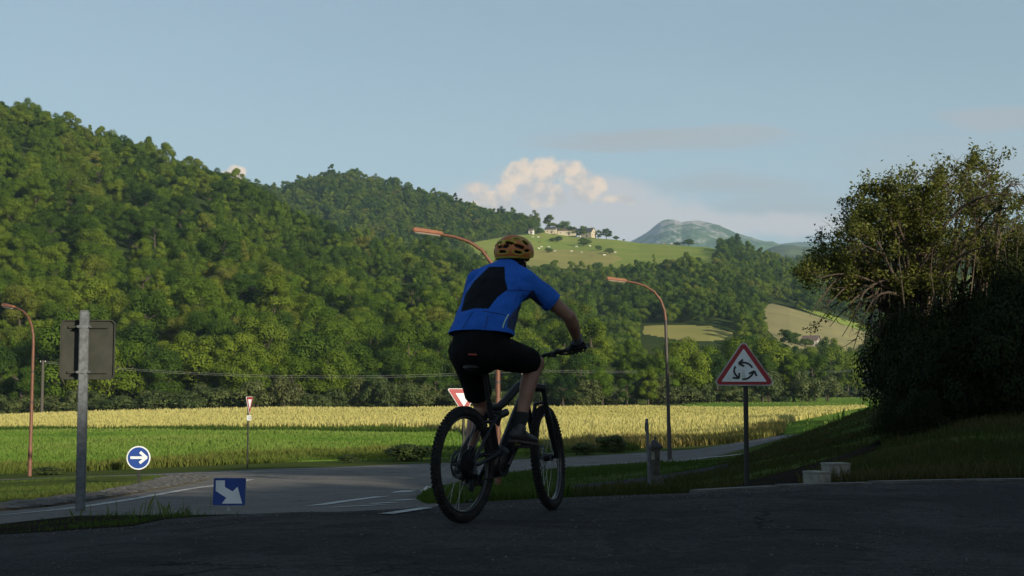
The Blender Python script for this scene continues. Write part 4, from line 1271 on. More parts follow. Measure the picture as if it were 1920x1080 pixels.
def blades(name, poly, n, hmin, hmax, w, material, label, cat='grass', seed=1, clump=0.0, tone=(0.0, 1.0), lean=0.5, noise_s=2.5, patch=0.5, keep=None, near=0.0):
    rng = np.random.default_rng(seed)
    xs = np.array([p[0] for p in poly]); ys = np.array([p[1] for p in poly])
    pts = []
    tot = 0
    while tot < n:
        x = rng.uniform(xs.min(), xs.max(), 60000)
        if near:                                     # more blades where the viewer is close
            a, b = ys.min() ** -near, ys.max() ** -near
            y = (a + (b - a) * rng.random(60000)) ** (-1 / near)
        else:
            y = rng.uniform(ys.min(), ys.max(), 60000)
        k = inside(poly, x, y)
        nz = fbm(x, y, noise_s)
        k &= (nz + rng.normal(0, 0.35, len(x)) > -0.5 + (patch - 0.5))
        if keep is not None: k &= keep(x, y)
        pts.append(np.stack([x[k], y[k], nz[k]], 1)); tot += k.sum()
        if tot == 0: return
    p = np.concatenate(pts)[:n]
    x, y, nz = p.T
    z = H(x, y) - 0.02
    hh = rng.uniform(hmin, hmax, n) * (0.75 + 0.35 * np.clip(nz, -.8, 1.0)) * (0.8 + 0.5 * rng.random(n) ** 4)
    an = rng.uniform(0, 2 * np.pi, n); la = rng.uniform(0, 2 * np.pi, n); ll = hh * lean * rng.random(n)
    ww = w * rng.uniform(0.6, 1.3, n) * (np.maximum(y, 10) / 20.0 if near else 1.0)
    ca, sa = np.cos(an) * ww / 2, np.sin(an) * ww / 2
    mx, my = x + np.cos(la) * ll * 0.35, y + np.sin(la) * ll * 0.35
    tx, ty = x + np.cos(la) * ll, y + np.sin(la) * ll
    V = np.stack([np.stack([x - ca, y - sa, z], 1), np.stack([x + ca, y + sa, z], 1),
                  np.stack([mx + ca * .75, my + sa * .75, z + hh * 0.62], 1), np.stack([tx, ty, z + hh], 1), ], 1)
    V[:, 3, :] += 0
    f = np.arange(4 * n).reshape(n, 4)
    t = np.clip(0.5 + nz * 0.35 + rng.normal(0, 0.2, n), 0, 1) * (tone[1] - tone[0]) + tone[0]
    tip = np.clip(t + 0.12, 0, 1)
    T = np.stack([t, t, tip, tip], 1).ravel()
    o = link(name, mesh_np(name, V.reshape(-1, 3), f, False, {'tone': T}), material)
    return tag(o, label, cat, kind='stuff')
def px_area(pts): return wpoly(pts)
# shaded bank on the right
bank = px_area([(1070, 934), (1300, 925), (1500, 913), (1700, 906), (1990, 897)]) + [tuple(P(2150, 800, 22)[:2]), tuple(P(2150, 700, 36)[:2]), tuple(P(1700, 745, 48)[:2]), tuple(P(1560, 790, 47)[:2]), tuple(P(1450, 832, 46)[:2]), tuple(P(1400, 852, 40)[:2]), tuple(P(1240, 895, 27)[:2]), tuple(P(1100, 922, 22)[:2])]
_dirt = wpoly(DIRT_PX); _path = wpoly(PATH_PX)
def off_dirt(x, y): return ~inside(_dirt, x, y) & ~inside(_path, x, y)
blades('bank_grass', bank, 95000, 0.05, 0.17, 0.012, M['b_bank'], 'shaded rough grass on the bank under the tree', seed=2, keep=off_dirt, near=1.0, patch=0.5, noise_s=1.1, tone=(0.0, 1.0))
mid = px_area([(780, 936), (830, 912), (930, 891), (1070, 879), (1200, 872), (1300, 866), (1440, 851), (1400, 862), (1300, 884), (1240, 900), (1100, 926), (1060, 934), (950, 940), (850, 947)])
blades('verge_grass', mid, 40000, 0.06, 0.16, 0.02, M['b_grass'], 'short grass between the side road and the footpath', seed=3, keep=off_dirt, near=1.0, patch=0.3, tone=(0.1, 0.65))
isl = px_area([(-150, 958), (0, 946), (85, 937), (190, 924), (255, 910), (300, 897), (310, 894), (150, 897), (0, 904), (-150, 914)])
blades('island_grass', isl, 42000, 0.06, 0.16, 0.03, M['b_grass'], 'mown grass in the middle of the cobbled island', seed=4, patch=0.1, noise_s=3.0, tone=(0.2, 0.95))
ver = px_area([(-200, 1010), (0, 1004), (120, 998), (250, 988), (310, 976), (400, 971), (480, 967), (400, 968), (300, 968), (150, 969), (0, 985), (-200, 997)])
drape('splitter_island', ver, 0.015, M['dirt'], 'dark earth of the narrow verge between the two roads', cat='verge')
blades('weeds', ver, 5000, 0.02, 0.09, 0.008, M['b_grass'], 'ragged weeds on the dark verge round the square sign post', seed=5, patch=1.15, noise_s=0.45, tone=(0.0, 0.6))
wd = px_area([(120, 972), (200, 967), (330, 966), (400, 968), (330, 974), (200, 980), (120, 986)])
blades('tall_weeds', wd, 90, 0.08, 0.22, 0.007, M['b_rank'], 'taller weeds at the foot of the square sign post', seed=6, patch=1.2, noise_s=0.35, tone=(0.0, 0.4))
mea = px_area([(-250, 893), (0, 888), (250, 878), (450, 868.5), (800, 860), (1060, 849), (1060, 839), (900, 833), (860, 813), (800, 812), (400, 809.5), (0, 809), (-250, 813)])
blades('meadow_grass', mea, 150000, 0.16, 0.36, 0.024, M['b_meadow'], 'fresh green meadow grass in low sun', seed=7, patch=0.0, noise_s=5.0, near=1.0, tone=(0.1, 0.8))
mf = px_area([(-250, 896), (0, 890), (250, 880), (450, 870.5), (800, 862), (1060, 850), (1200, 844), (1200, 836), (1060, 841), (800, 849), (450, 857), (250, 866), (0, 876), (-250, 882)])
blades('rank_grass', mf, 60000, 0.2, 0.55, 0.026, M['b_rank'], 'rank seeding grass along the far side of the roundabout', seed=8, patch=0.5, noise_s=3.2, tone=(0.0, 0.38))
wf = px_area([(1050, 846), (1200, 840), (1390, 829), (1470, 815), (1470, 800), (1380, 818), (1250, 826), (1060, 832), (950, 831), (900, 833)])
blades('tall_dry_grass', wf, 42000, 0.30, 0.62, 0.03, M['b_rank'], 'tall golden grass along the front of the wheat', seed=9, patch=0.2, noise_s=3.0, tone=(0.1, 0.9))
whe = wheat_w
blades('wheat', whe, 330000, 0.68, 0.78, 0.036, M['b_wheat'], 'ripe standing wheat glowing in the evening sun', cat='wheat', seed=10, patch=-0.5, noise_s=22.0, lean=0.10, near=0.6, tone=(0.3, 0.9))
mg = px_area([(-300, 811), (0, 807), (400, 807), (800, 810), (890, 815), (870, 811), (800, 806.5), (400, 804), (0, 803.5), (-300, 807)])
blades('shade_line_grass', mg, 16000, 0.35, 0.6, 0.09, M['b_grass'], 'dark grass standing in for the shadow line between meadow and wheat', seed=12, patch=0.0, noise_s=6.0, tone=(0.1, 0.6))  # dark strip drawn where the wheat edge lies in shade
fm = px_area([(1270, 762), (1640, 766), (1690, 742), (1560, 745), (1400, 750), (1280, 757)])
blades('far_grass', fm, 14000, 0.2, 0.5, 0.12, M['b_meadow'], 'meadow grass behind the right end of the wheat', seed=13, patch=0.0, noise_s=9.0)

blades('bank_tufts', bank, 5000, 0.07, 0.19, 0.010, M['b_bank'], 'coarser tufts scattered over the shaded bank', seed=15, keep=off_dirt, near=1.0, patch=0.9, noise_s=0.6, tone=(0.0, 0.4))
# loose grit along the edge of the near road
def grit():
    rng = np.random.default_rng(77); n = 1500
    t = rng.random(n); x = np.where(rng.random(n) < 0.5, rng.uniform(-5, 9, n), rng.normal(0, 3.5, n)); y = np.where(rng.random(n) < 0.35, rng.uniform(5.5, 10.5, n), 0)
    edge = [ground_at(*p) for p in [(0, 1010), (250, 994), (480, 970), (800, 960), (1080, 939), (1300, 931), (1600, 916), (1900, 908)]]
    ex = np.array([e.x for e in edge]); ey = np.array([e.y for e in edge])
    y = np.where(y == 0, np.interp(x, ex, ey) - np.abs(rng.normal(0, 0.35, n)), y)
    k = inside([(p[0], p[1]) for p in road_w], x, y); x, y = x[k], y[k]; n = len(x)
    z = H(x, y) + 0.023; r = rng.uniform(0.003, 0.010, n)
    base = np.array([(1, 0, 0), (0, 1, 0), (-1, 0, 0), (0, -1, 0), (0, 0, 0.9), (0, 0, -0.9)])
    V = base[None] * (r[:, None, None] * rng.uniform(.6, 1.3, (n, 6, 1))) + np.stack([x, y, z], 1)[:, None]
    fb = np.array([(0, 1, 4), (1, 2, 4), (2, 3, 4), (3, 0, 4), (1, 0, 5), (2, 1, 5), (3, 2, 5), (0, 3, 5)])
    f = (fb[None] + (np.arange(n) * 6)[:, None, None]).reshape(-1, 3)
    tag(link('gravel', mesh_np('gravel', V.reshape(-1, 3), f), M['kerb']), 'loose grit scattered on the near road and along its edge', 'gravel', kind='stuff')
grit()
# ------------------------------------------------------------------ shrubs
M['shrub_leaves'] = leaf_mat('shrub_leaves', [(0.035, 0.055, 0.016), (0.055, 0.08, 0.02), (0.085, 0.105, 0.03), (0.045, 0.07, 0.018), (0.10, 0.10, 0.032)], 0.28, 0.45)
SHR = []
for i in range(4):
    c = crown_mesh('foliage', 400 + i, 1.0, 0.62, 2600, 0.085, 'round'); c.materials.append(M['shrub_leaves'])
    mb = MB(); rng = random.Random(i)
    for k in range(6):
        a = rng.uniform(0, 6.28); q = rng.uniform(.1, .35)
        mb.tube([(0, 0, -0.1), (math.cos(a) * q * .5, math.sin(a) * q * .5, 0.3), (math.cos(a) * q, math.sin(a) * q, 0.68)], [0.022, 0.016, 0.006], 5)
    SHR.append((c, mb.mesh('stems', True)))
    SHR[-1][1].materials.append(M['bark'])
def shrub(p, sx, sz, k, rz, label, group=None, name='shrub', m=None):
    root = empty(name, p, rz, label, 'shrub', group)
    root.scale = (sx, sx, sz)
    me = SHR[k][0]
    if m is not None:
        key = (k, m.name)
        if key not in shrub.cache:
            me2 = me.copy(); me2.materials.clear(); me2.materials.append(m); shrub.cache[key] = me2
        me = shrub.cache[key]
    link('foliage', me, None, root); link('stems', SHR[k][1], None, root)
    return root
shrub.cache = {}
def shrub_px(px, base, d, wpx, hpx, k, label, group=None, m=None):
    p = P(px, base, d); g = h(p.x, p.y) if d < 500 else p.z
    return shrub((p.x, p.y, g - 0.03), wpx / F * d / 1.25, hpx / F * d / 0.95, k, random.uniform(0, 6.28), label, group, m=m)
shrub_px(762, 862, 60, 88, 32, 0, 'wide low dark bush at the edge of the meadow left of the rear wheel')
shrub_px(1150, 846, 68, 60, 30, 1, 'leafy bush in the tall golden grass right of the front wheel')
shrub_px(1095, 850, 66, 46, 24, 2, 'smaller bush in the golden grass close to the front wheel')
shrub_px(655, 868, 60, 40, 14, 3, 'very low bush in the rank grass left of the wide dark bush')
shrub_px(90, 890, 57, 55, 16, 2, 'low dark bush put in for the shadowed hollow by the left lamp post')  # bush added to darken a hollow that lies in shadow
# undergrowth along the foot of the wood
rs = random.Random(9)
names = ['dark rounded shrub', 'pale olive shrub', 'leafy green shrub', 'low spreading shrub']
for i in range(64):
    px = -60 + i * 25.5 + rs.uniform(-9, 9)
    b = np.interp(px, [-60, 480, 900, 1200, 1330, 1560], [784, 772, 766, 759.5, 754.5, 748])
    d = np.interp(px, [-60, 480, 900, 1200, 1330, 1560], [228, 232, 243, 262, 285, 310]) + rs.uniform(-3, 6)
    k = rs.randrange(4)
    shrub_px(px, b, d, rs.uniform(38, 75), rs.uniform(24, 58), k, '%s at the foot of the wood, %s' % (names[k], PLACES[min(len(PLACES) - 1, int(np.searchsorted(PLACE_X, px)))]), 'shrubs along the foot of the wood')
for i in range(12):
    px = 1500 + i * 17 + rs.uniform(-5, 5)
    k = rs.randrange(4)
    shrub_px(px, 741 - i * 0.5, 400, rs.uniform(25, 45), rs.uniform(8, 16), k, 'low hedge bush beyond the right end of the wheat', 'hedge beyond the wheat')

# ------------------------------------------------------------------ mountain bike
M['frame'] = mat('bike_frame', (0.012, 0.013, 0.015), 0.45, (0.017, 0.018, 0.020), 5.0, spec=0.3)
M['frame_red'] = mat('bike_frame_accent', (0.13, 0.022, 0.015), 0.4)
M['tyre'] = mat('tyre_rubber', (0.017, 0.017, 0.018), 0.9, (0.030, 0.029, 0.028), 20.0, 0.2, spec=0.15)
M['rim'] = mat('rim', (0.015, 0.015, 0.016), 0.35, coat=0.2)
M['steel'] = mat('bike_steel', (0.28, 0.28, 0.29), 0.35, (0.2, 0.2, 0.2), 30, metal=0.9)
M['dark_metal'] = mat('bike_dark_metal', (0.035, 0.035, 0.037), 0.4, metal=0.6)
M['black_plastic'] = mat('black_plastic', (0.013, 0.013, 0.014), 0.5)
M['screen'] = mat('computer_glass', (0.25, 0.33, 0.42), 0.12, (0.2, 0.28, 0.38), 5)
HEAD = math.atan2(0.875, 0.483)
rc = P(869, 988, 9.2)
B0 = Vector((rc.x, rc.y, h(rc.x, rc.y) + 0.0225))
_fc = B0 + Vector((math.cos(HEAD), math.sin(HEAD), 0)) * 1.2
BP = math.asin((h(_fc.x, _fc.y) + 0.0225 - B0.z) / 1.2)
bike = empty('mountain_bike', B0, 0, 'black full suspension mountain bike with knobbly tyres carrying the cyclist', 'bicycle')
bike.rotation_euler = (0, -BP, HEAD)
LW = Matrix.Translation(B0) @ bike.rotation_euler.to_matrix().to_4x4()      # local -> place
STEER_P = Vector((0.876, 0, 0.98)); STEER_A = Vector((-0.407, 0, 0.914))
ST = Matrix.Translation(STEER_P) @ Matrix.Rotation(R(13.0), 4, STEER_A) @ Matrix.Translation(-STEER_P)
def stv(*p): return ST @ Vector(p)
def xf(me, Mx):
    me.transform(Mx); return me

def wheel(cx, Mx, rear):
    c = Vector((cx, 0, 0.373))
    def ring(r, w, t, seg=72, cs=10):
        mb = MB(); vs = []; fs = []
        for i in range(seg):
            a = 2 * math.pi * i / seg
            for k in range(cs):
                q = 2 * math.pi * k / cs
                rr = r + t * math.cos(q)
                vs.append((cx + rr * math.cos(a), w * math.sin(q), 0.373 + rr * math.sin(a)))
        for i in range(seg):
            for k in range(cs):
                fs.append((i * cs + k, i * cs + (k + 1) % cs, ((i + 1) % seg) * cs + (k + 1) % cs, ((i + 1) % seg) * cs + k))
        return mb.add(vs, fs)
    rim = ring(0.304, 0.0155, 0.012, 64, 8)
    w = link('wheel', xf(rim.mesh('wheel', True), Mx), M['rim'], bike)
    ty = ring(0.337, 0.030, 0.0295, 80, 12)
    for i in range(78):                                   # tread knobs
        a = 2 * math.pi * i / 78
        for off, ang, sz in (((-0.009, 0.009), 0.0, (0.014, 0.013, 0.010)), ((-0.0235, 0.0235), 0.85, (0.012, 0.011, 0.011))):
            for o in off:
                al = a + (0.5 * 2 * math.pi / 78 if (off[1] > 0.02) else 0)
                rr = 0.337 + 0.0300 * math.cos(ang) + 0.0015
                rot = Matrix.Rotation(-al + math.pi / 2, 3, 'Y') @ Matrix.Rotation((-1 if o > 0 else 1) * ang * 1.0, 3, 'X')
                y = math.copysign(0.030 * math.sin(ang) + 0.0, o) if ang else o
                ty.box((cx + rr * math.cos(al), y, 0.373 + rr * math.sin(al)), sz, rot)
    link('tyre', xf(ty.mesh('tyre', True, angle=35), Mx), M['tyre'], w)
    sp = MB()
    for i in range(32):
        a = 2 * math.pi * i / 32; side = 1 if i % 2 else -1
        tw = 0.42 * (1 if (i // 2) % 2 else -1)
        p0 = c + Vector((0.026 * math.cos(a + tw * 3), side * 0.030, 0.026 * math.sin(a + tw * 3)))
        p1 = c + Vector((0.296 * math.cos(a), side * 0.004, 0.296 * math.sin(a)))
        sp.tube([p0, p1], 0.0011, 4)
    link('spokes', xf(sp.mesh('spokes'), Mx), M['steel'], w)
    hb = MB().tube([(cx, -0.07, .373), (cx, -0.034, .373), (cx, -0.03, .373), (cx, 0.03, .373), (cx, 0.034, .373), (cx, 0.07, .373)], [0.012, 0.014, 0.028, 0.028, 0.014, 0.012], 14)
    link('hub', xf(hb.mesh('hub', True, angle=40), Mx), M['dark_metal'], w)
    disc = MB(); vs = []; n = 40
    for rr in (0.092, 0.070):
        for y in (0.041, 0.043):
            vs += [(cx + (rr + (0.003 if k % 4 < 2 else 0)) * math.cos(6.2832 * k / n), y, .373 + (rr + (0.003 if k % 4 < 2 else 0)) * math.sin(6.2832 * k / n)) for k in range(n)]
    fs = []
    for a, b in ((0, 1), (1, 3), (3, 2), (2, 0)):
        fs += [(a * n + k, a * n + (k + 1) % n, b * n + (k + 1) % n, b * n + k) for k in range(n)]
    disc.add(vs, fs)
    for k in range(5):
        a = 6.2832 * k / 5
        disc.tube([(cx + 0.02 * math.cos(a + .4), .042, .373 + 0.02 * math.sin(a + .4)), (cx + 0.072 * math.cos(a), .042, .373 + 0.072 * math.sin(a))], 0.004, 5)
    link('brake_disc', xf(disc.mesh('brake_disc'), Mx), M['steel'], w)
    if rear:
        cs = MB()
        for k in range(9):
            cs.tube([(cx, -0.033 - k * 0.0042, .373), (cx, -0.0352 - k * 0.0042, .373)], 0.096 - k * 0.0085, 28)
        link('cassette', cs.mesh('cassette'), M['dark_metal'], w)
I4 = Matrix.Identity(4)
wheel(0.0, I4, True)
wheel(1.2, ST, False)
BB = Vector((0.435, 0, 0.350))
fr_ = MB()
def tub(mb, pts, rad, seg=12, ell=1.0): mb.tube(pts, rad, seg, True, ell)
tub(fr_, [(0.44, 0, 0.40), (0.40, 0, 0.52), (0.345, 0, 0.70), (0.325, 0, 0.77)], [0.024, 0.022, 0.020, 0.020])
tub(fr_, [(0.33, 0, 0.735), (0.45, 0, 0.735), (0.56, 0, 0.78), (0.72, 0, 0.87), (0.87, 0, 0.925)], [0.022, 0.027, 0.031, 0.031, 0.027], 14, 0.85)
tub(fr_, [(0.475, 0, 0.35), (0.56, 0, 0.46), (0.70, 0, 0.65), (0.875, 0, 0.875)], [0.054, 0.060, 0.054, 0.040], 14, 0.8)
tub(fr_, [(0.929, 0, 0.86), (0.876, 0, 0.98)], [0.031, 0.029], 14)
tub(fr_, [(0.345, 0, 0.705), (0.46, 0, 0.70), (0.50, 0, 0.74)], [0.012, 0.013, 0.012], 8)
fr_.build('frame', M['frame'], bike, True)
mo = MB().ball((0.455, 0, 0.375), (0.125, 0.072, 0.098), Quaternion((0, 1, 0), R(-35)), 20, 12)
mo.build('motor', M['black_plastic'], bike, True)
MB().box((0.50, -0.062, 0.40), (0.09, 0.012, 0.05), Matrix.Rotation(R(-40), 3, 'Y'), 0.005).build('motor_cover', M['dark_metal'], bike)
sa = MB()
for s in (1, -1):
    tub(sa, [(0.0, s * 0.074, .373), (0.06, s * 0.072, .372), (0.22, s * 0.058, .40), (0.38, s * 0.05, .43)], [0.016, 0.014, 0.013, 0.018], 10)
    tub(sa, [(0.0, s * 0.072, .380), (0.10, s * 0.066, .47), (0.27, s * 0.055, .62), (0.36, s * 0.05, .675)], [0.014, 0.012, 0.012, 0.014], 10)
tub(sa, [(0.31, -0.055, .64), (0.31, 0.055, .64)], 0.013, 8)
sa.build('swingarm', M['frame'], bike, True)
sk = MB()
tub(sk, [(0.36, 0, .675), (0.44, 0, .675)], 0.018, 12); tub(sk, [(0.44, 0, .675), (0.56, 0, .70)], 0.026, 14)
sk.build('rear_shock', M['dark_metal'], bike, True)
lk = MB()
for s in (1, -1): lk.box((0.37, s * 0.052, .655), (0.09, 0.012, 0.045), Matrix.Rotation(R(-60), 3, 'Y'), 0.004)
lk.build('linkage', M['frame'], bike)
tub(sp_ := MB(), [(0.325, 0, 0.77), (0.262, 0, 0.96)], 0.0158, 12); sp_.build('seat_post', M['black_plastic'], bike, True)
sd = MB()
sd.ball((0.145, 0, 1.0), (0.10, 0.072, 0.030)); sd.ball((0.25, 0, 1.0), (0.12, 0.040, 0.026)); sd.ball((0.35, 0, 0.997), (0.055, 0.022, 0.022))
sd.build('saddle', M['black_plastic'], bike, True)
# fork, turned a little to the left
fk = MB()
for s in (1, -1):
    tub(fk, [stv(0.962 + 0.025, s * 0.066, 0.86), stv(1.06, s * 0.066, 0.65)], 0.0175, 12)
    tub(fk, [stv(1.05, s * 0.066, 0.67), stv(1.10, s * 0.068, 0.55), stv(1.195, s * 0.066, 0.39), stv(1.2, s * 0.066, 0.36)], [0.024, 0.023, 0.019, 0.016], 12)
tub(fk, [stv(0.985, -0.085, 0.855), stv(0.955, 0, 0.875), stv(0.985, 0.085, 0.855)], [0.024, 0.034, 0.024], 12)
tub(fk, [stv(1.11, -0.066, 0.64), stv(1.13, -0.04, 0.76), stv(1.13, 0.04, 0.76), stv(1.11, 0.066, 0.64)], 0.016, 10)
tub(fk, [stv(0.99, -0.066, 0.86), stv(0.985, -0.066, 0.885)], 0.02, 12)
tub(fk, [stv(0.99, 0.066, 0.86), stv(0.985, 0.066, 0.885)], 0.02, 12)
fk.build('fork', M['frame'], bike, True)
cl = MB().box(stv(1.10, 0.085, 0.50), (0.05, 0.03, 0.08), None, 0.006)
cl.build('brake_caliper', M['dark_metal'], bike)
stm = MB()
tub(stm, [stv(0.876, 0, 0.98), stv(0.862, 0, 1.03)], 0.021, 12); tub(stm, [stv(0.862, 0, 1.02), stv(0.905, 0, 1.055)], 0.021, 12)
stm.build('stem', M['dark_metal'], bike, True)
BARS = [(-0.43, 0.885, 1.117), (-0.26, 0.90, 1.10), (-0.12, 0.912, 1.085), (-0.05, 0.915, 1.06), (0.05, 0.915, 1.06), (0.12, 0.912, 1.085), (0.26, 0.90, 1.10), (0.43, 0.885, 1.117)]
hb_ = MB(); tub(hb_, [stv(x, y, z) for y, x, z in BARS], 0.0135, 12); hb_.build('handlebar', M['black_plastic'], bike, True)
for s in (1, -1):
    g_ = MB(); tub(g_, [stv(0.898, s * 0.285, 1.1025), stv(0.886, s * 0.429, 1.117)], 0.0175, 14); tub(g_, [stv(0.886, s * 0.423, 1.116), stv(0.8855, s * 0.436, 1.1175)], 0.0215, 14)
    g_.build('grip', M['black_plastic'], bike, True)
    lv = MB(); tub(lv, [stv(0.90, s * 0.225, 1.10), stv(0.935, s * 0.225, 1.085), stv(0.945, s * 0.27, 1.078), stv(0.94, s * 0.355, 1.082)], [0.010, 0.011, 0.007, 0.006], 8)
    tub(lv, [stv(0.90, s * 0.205, 1.099), stv(0.90, s * 0.238, 1.10)], 0.019, 12)
    tub(lv, [stv(0.93, s * 0.20, 1.085), stv(0.925, s * 0.14, 1.075)], 0.011, 10)
    lv.build('brake_lever', M['dark_metal'], bike, True)
    sh = MB(); sh.box(stv(0.895, s * 0.185, 1.075), (0.045, 0.035, 0.03), None, 0.007); sh.box(stv(0.875, s * 0.205, 1.066), (0.04, 0.02, 0.012), None, 0.004)
    sh.build('shifter', M['black_plastic'], bike)
cb = MB()
for s, q in ((1, 0.02), (-1, -0.02)):
    tub(cb, [stv(0.93, s * 0.14, 1.075), stv(0.99, s * 0.12, 1.05), stv(1.0, s * 0.05, 0.96), stv(0.945, q, 0.90)], 0.0028, 6)
cb.build('cables', M['black_plastic'], bike, True)
bc = MB().box(stv(0.93, -0.005, 1.105), (0.085, 0.056, 0.018), ST.to_3x3() @ Matrix.Rotation(R(-32), 3, 'Y'), 0.006).build('bike_computer', M['black_plastic'], bike)
MB().box(stv(0.925, -0.005, 1.1155), (0.072, 0.046, 0.004), ST.to_3x3() @ Matrix.Rotation(R(-32), 3, 'Y'), 0.0015).build('screen', M['screen'], bc)
# cranks: right foot forward and up, left foot down and back
CA = Vector((0.115, 0, 0.125)).normalized() * 0.168
pr = BB + CA; pl = BB - CA
for nm, pe, s in (('crank', pr, -1), ('crank', pl, 1)):
    c_ = MB(); tub(c_, [(BB.x, s * 0.080, BB.z), (pe.x, s * 0.092, pe.z)], [0.020, 0.014], 10)
    tub(c_, [(BB.x, s * 0.055, BB.z), (BB.x, s * 0.088, BB.z)], 0.018, 12)
    ck = c_.build('crank', M['dark_metal'], bike, True)
    pd = MB().box((pe.x, s * 0.150, pe.z), (0.10, 0.095, 0.018), None, 0.005)
    tub(pd, [(pe.x, s * 0.092, pe.z), (pe.x, s * 0.2, pe.z)], 0.009, 8)
    for a in (-0.04, 0.04):
        for b in (-.03, 0, .03): pd.box((pe.x + a, s * 0.150 + b, pe.z), (0.006, 0.006, 0.026))
    pd.build('pedal', M['dark_metal'], ck)
cr = MB(); tub(cr, [(BB.x, -0.050, BB.z), (BB.x, -0.0535, BB.z)], 0.075, 36); cr.build('chainring', M['dark_metal'], bike)
ch = MB()
pts = []
for k in range(9):
    a = R(100 - k * 22); pts.append((BB.x + 0.073 * math.cos(a), -0.052, BB.z + 0.073 * math.sin(a)))
pts += [(0.20, -0.05, 0.27), (0.03, -0.048, 0.225), (-0.01, -0.048, 0.235), (0.03, -0.048, 0.29), (0.05, -0.048, 0.335), (0.0, -0.048, 0.31), (-0.055, -0.048, 0.345), (-0.06, -0.048, 0.39), (-0.02, -0.048, 0.435), (0.15, -0.05, 0.43), (BB.x - 0.013, -0.052, BB.z + 0.072)]
tub(ch, pts, 0.0042, 6); ch.build('chain', M['dark_metal'], bike, True)
dr = MB()
tub(dr, [(0.0, -0.085, 0.36), (-0.03, -0.10, 0.32), (0.01, -0.075, 0.295)], [0.014, 0.020, 0.018], 10)
for p in ((0.035, -0.048, 0.295), (0.015, -0.048, 0.222)): tub(dr, [(p[0], p[1] - 0.006, p[2]), (p[0], p[1] + 0.006, p[2])], 0.022, 16)
dr.box((0.025, -0.058, 0.258), (0.035, 0.006, 0.11), Matrix.Rotation(R(12), 3, 'Y'), 0.002)
dr.box((0.025, -0.038, 0.258), (0.035, 0.006, 0.11), Matrix.Rotation(R(12), 3, 'Y'), 0.002)
dr.build('derailleur', M['dark_metal'], bike, True)
CW = MB(); tub(CW, [(0.0, -0.075, 0.40), (-0.09, -0.07, 0.42), (-0.11, -0.055, 0.36), (-0.03, -0.10, 0.32)], 0.003, 6); CW.build('gear_cable', M['black_plastic'], bike, True)

# ------------------------------------------------------------------ cyclist
M['skin'] = mat('skin', (0.27, 0.145, 0.095), 0.6, (0.22, 0.115, 0.075), 9.0)
M['jersey'] = mat('jersey_blue', (0.018, 0.115, 0.50), 0.8, (0.014, 0.095, 0.43), 6.0, 0.25, 120, spec=0.2)
M['jersey_black'] = mat('jersey_black', (0.010, 0.012, 0.016), 0.85, spec=0.1)
M['jersey_navy'] = mat('jersey_navy', (0.010, 0.022, 0.075), 0.75)
M['piping'] = mat('jersey_piping', (0.42, 0.62, 0.42), 0.5)
M['shorts'] = mat('shorts_black', (0.006, 0.006, 0.007), 0.9, (0.009, 0.009, 0.010), 7.0, 0.2, 90, spec=0.08)
M['label_red'] = mat('label_red', (0.35, 0.06, 0.03), 0.6)
M['helmet_orange'] = mat('helmet_orange', (0.46, 0.145, 0.024), 0.5, (0.38, 0.11, 0.02), 6.0)
M['helmet_yellow'] = mat('helmet_yellow', (0.42, 0.37, 0.04), 0.5, (0.34, 0.29, 0.03), 6.0)
M['helmet_black'] = mat('helmet_black', (0.012, 0.012, 0.012), 0.7)
M['dial'] = mat('dial_grey', (0.33, 0.33, 0.34), 0.5)
M['hair'] = mat('hair', (0.02, 0.016, 0.013), 0.8, bump=0.5, bscale=80)
M['glove'] = mat('glove', (0.12, 0.13, 0.15), 0.7, (0.06, 0.065, 0.075), 14.0)
M['glove_dark'] = mat('glove_dark', (0.02, 0.02, 0.022), 0.75)
M['shoe'] = mat('shoe', (0.022, 0.021, 0.022), 0.6, (0.035, 0.032, 0.032), 16)
M['sole'] = mat('shoe_sole', (0.06, 0.035, 0.03), 0.7)
M['sock'] = mat('sock', (0.014, 0.014, 0.015), 0.9)
man = empty('person', B0, 0, 'cyclist in blue jersey, black shorts and orange helmet riding away with his back turned', 'person')
man.rotation_euler = bike.rotation_euler

def skin_union(mb, voxel, smooth_it, name, mats, parent, disp=None):
    me = mb.mesh(name + '_raw', fix=False)
    o = bpy.data.objects.new(name + '_raw', me); COL.objects.link(o)
    m = o.modifiers.new('r', 'REMESH'); m.mode = 'VOXEL'; m.voxel_size = voxel
    s = o.modifiers.new('s', 'SMOOTH'); s.factor = 0.5; s.iterations = smooth_it
    bpy.context.view_layer.update()
    dg = bpy.context.evaluated_depsgraph_get()
    me2 = bpy.data.meshes.new_from_object(o.evaluated_get(dg))
    bpy.data.objects.remove(o); bpy.data.meshes.remove(me)
    me2.name = name; me2.materials.clear()
    if disp: disp(me2)
    me2.polygons.foreach_set('use_smooth', [True] * len(me2.polygons))
    return link(name, me2, mats, parent)
def ell_chain(mb, secs, n=7):
    """elliptic sections (centre, half width, half thickness) joined by overlapping balls"""
    for (a, wa, ta), (b, wb, tb) in zip(secs[:-1], secs[1:]):
        a, b = Vector(a), Vector(b)
        z = (b - a).normalized(); x = Vector((0, 1, 0)); y = z.cross(x).normalized(); x = y.cross(z)
        Rm = Matrix((x, y, z)).transposed()
        for i in range(n + 1):
            t = i / n
            w, th = wa + (wb - wa) * t, ta + (tb - ta) * t
            mb.ball(a.lerp(b, t), (w, th, min(w, th) * 0.8), Rm, 18, 12)
HIP = {1: Vector((0.22, 0.105, 1.10)), -1: Vector((0.22, -0.105, 1.10))}
KNEE = {-1: Vector((0.675, -0.165, 1.035)), 1: Vector((0.505, 0.150, 0.725))}
ANK = {-1: Vector((pr.x - 0.075, -0.145, pr.z + 0.125)), 1: Vector((pl.x - 0.06, 0.142, pl.z + 0.150))}
SHO = {1: Vector((0.505, 0.185, 1.595)), -1: Vector((0.515, -0.185, 1.585))}
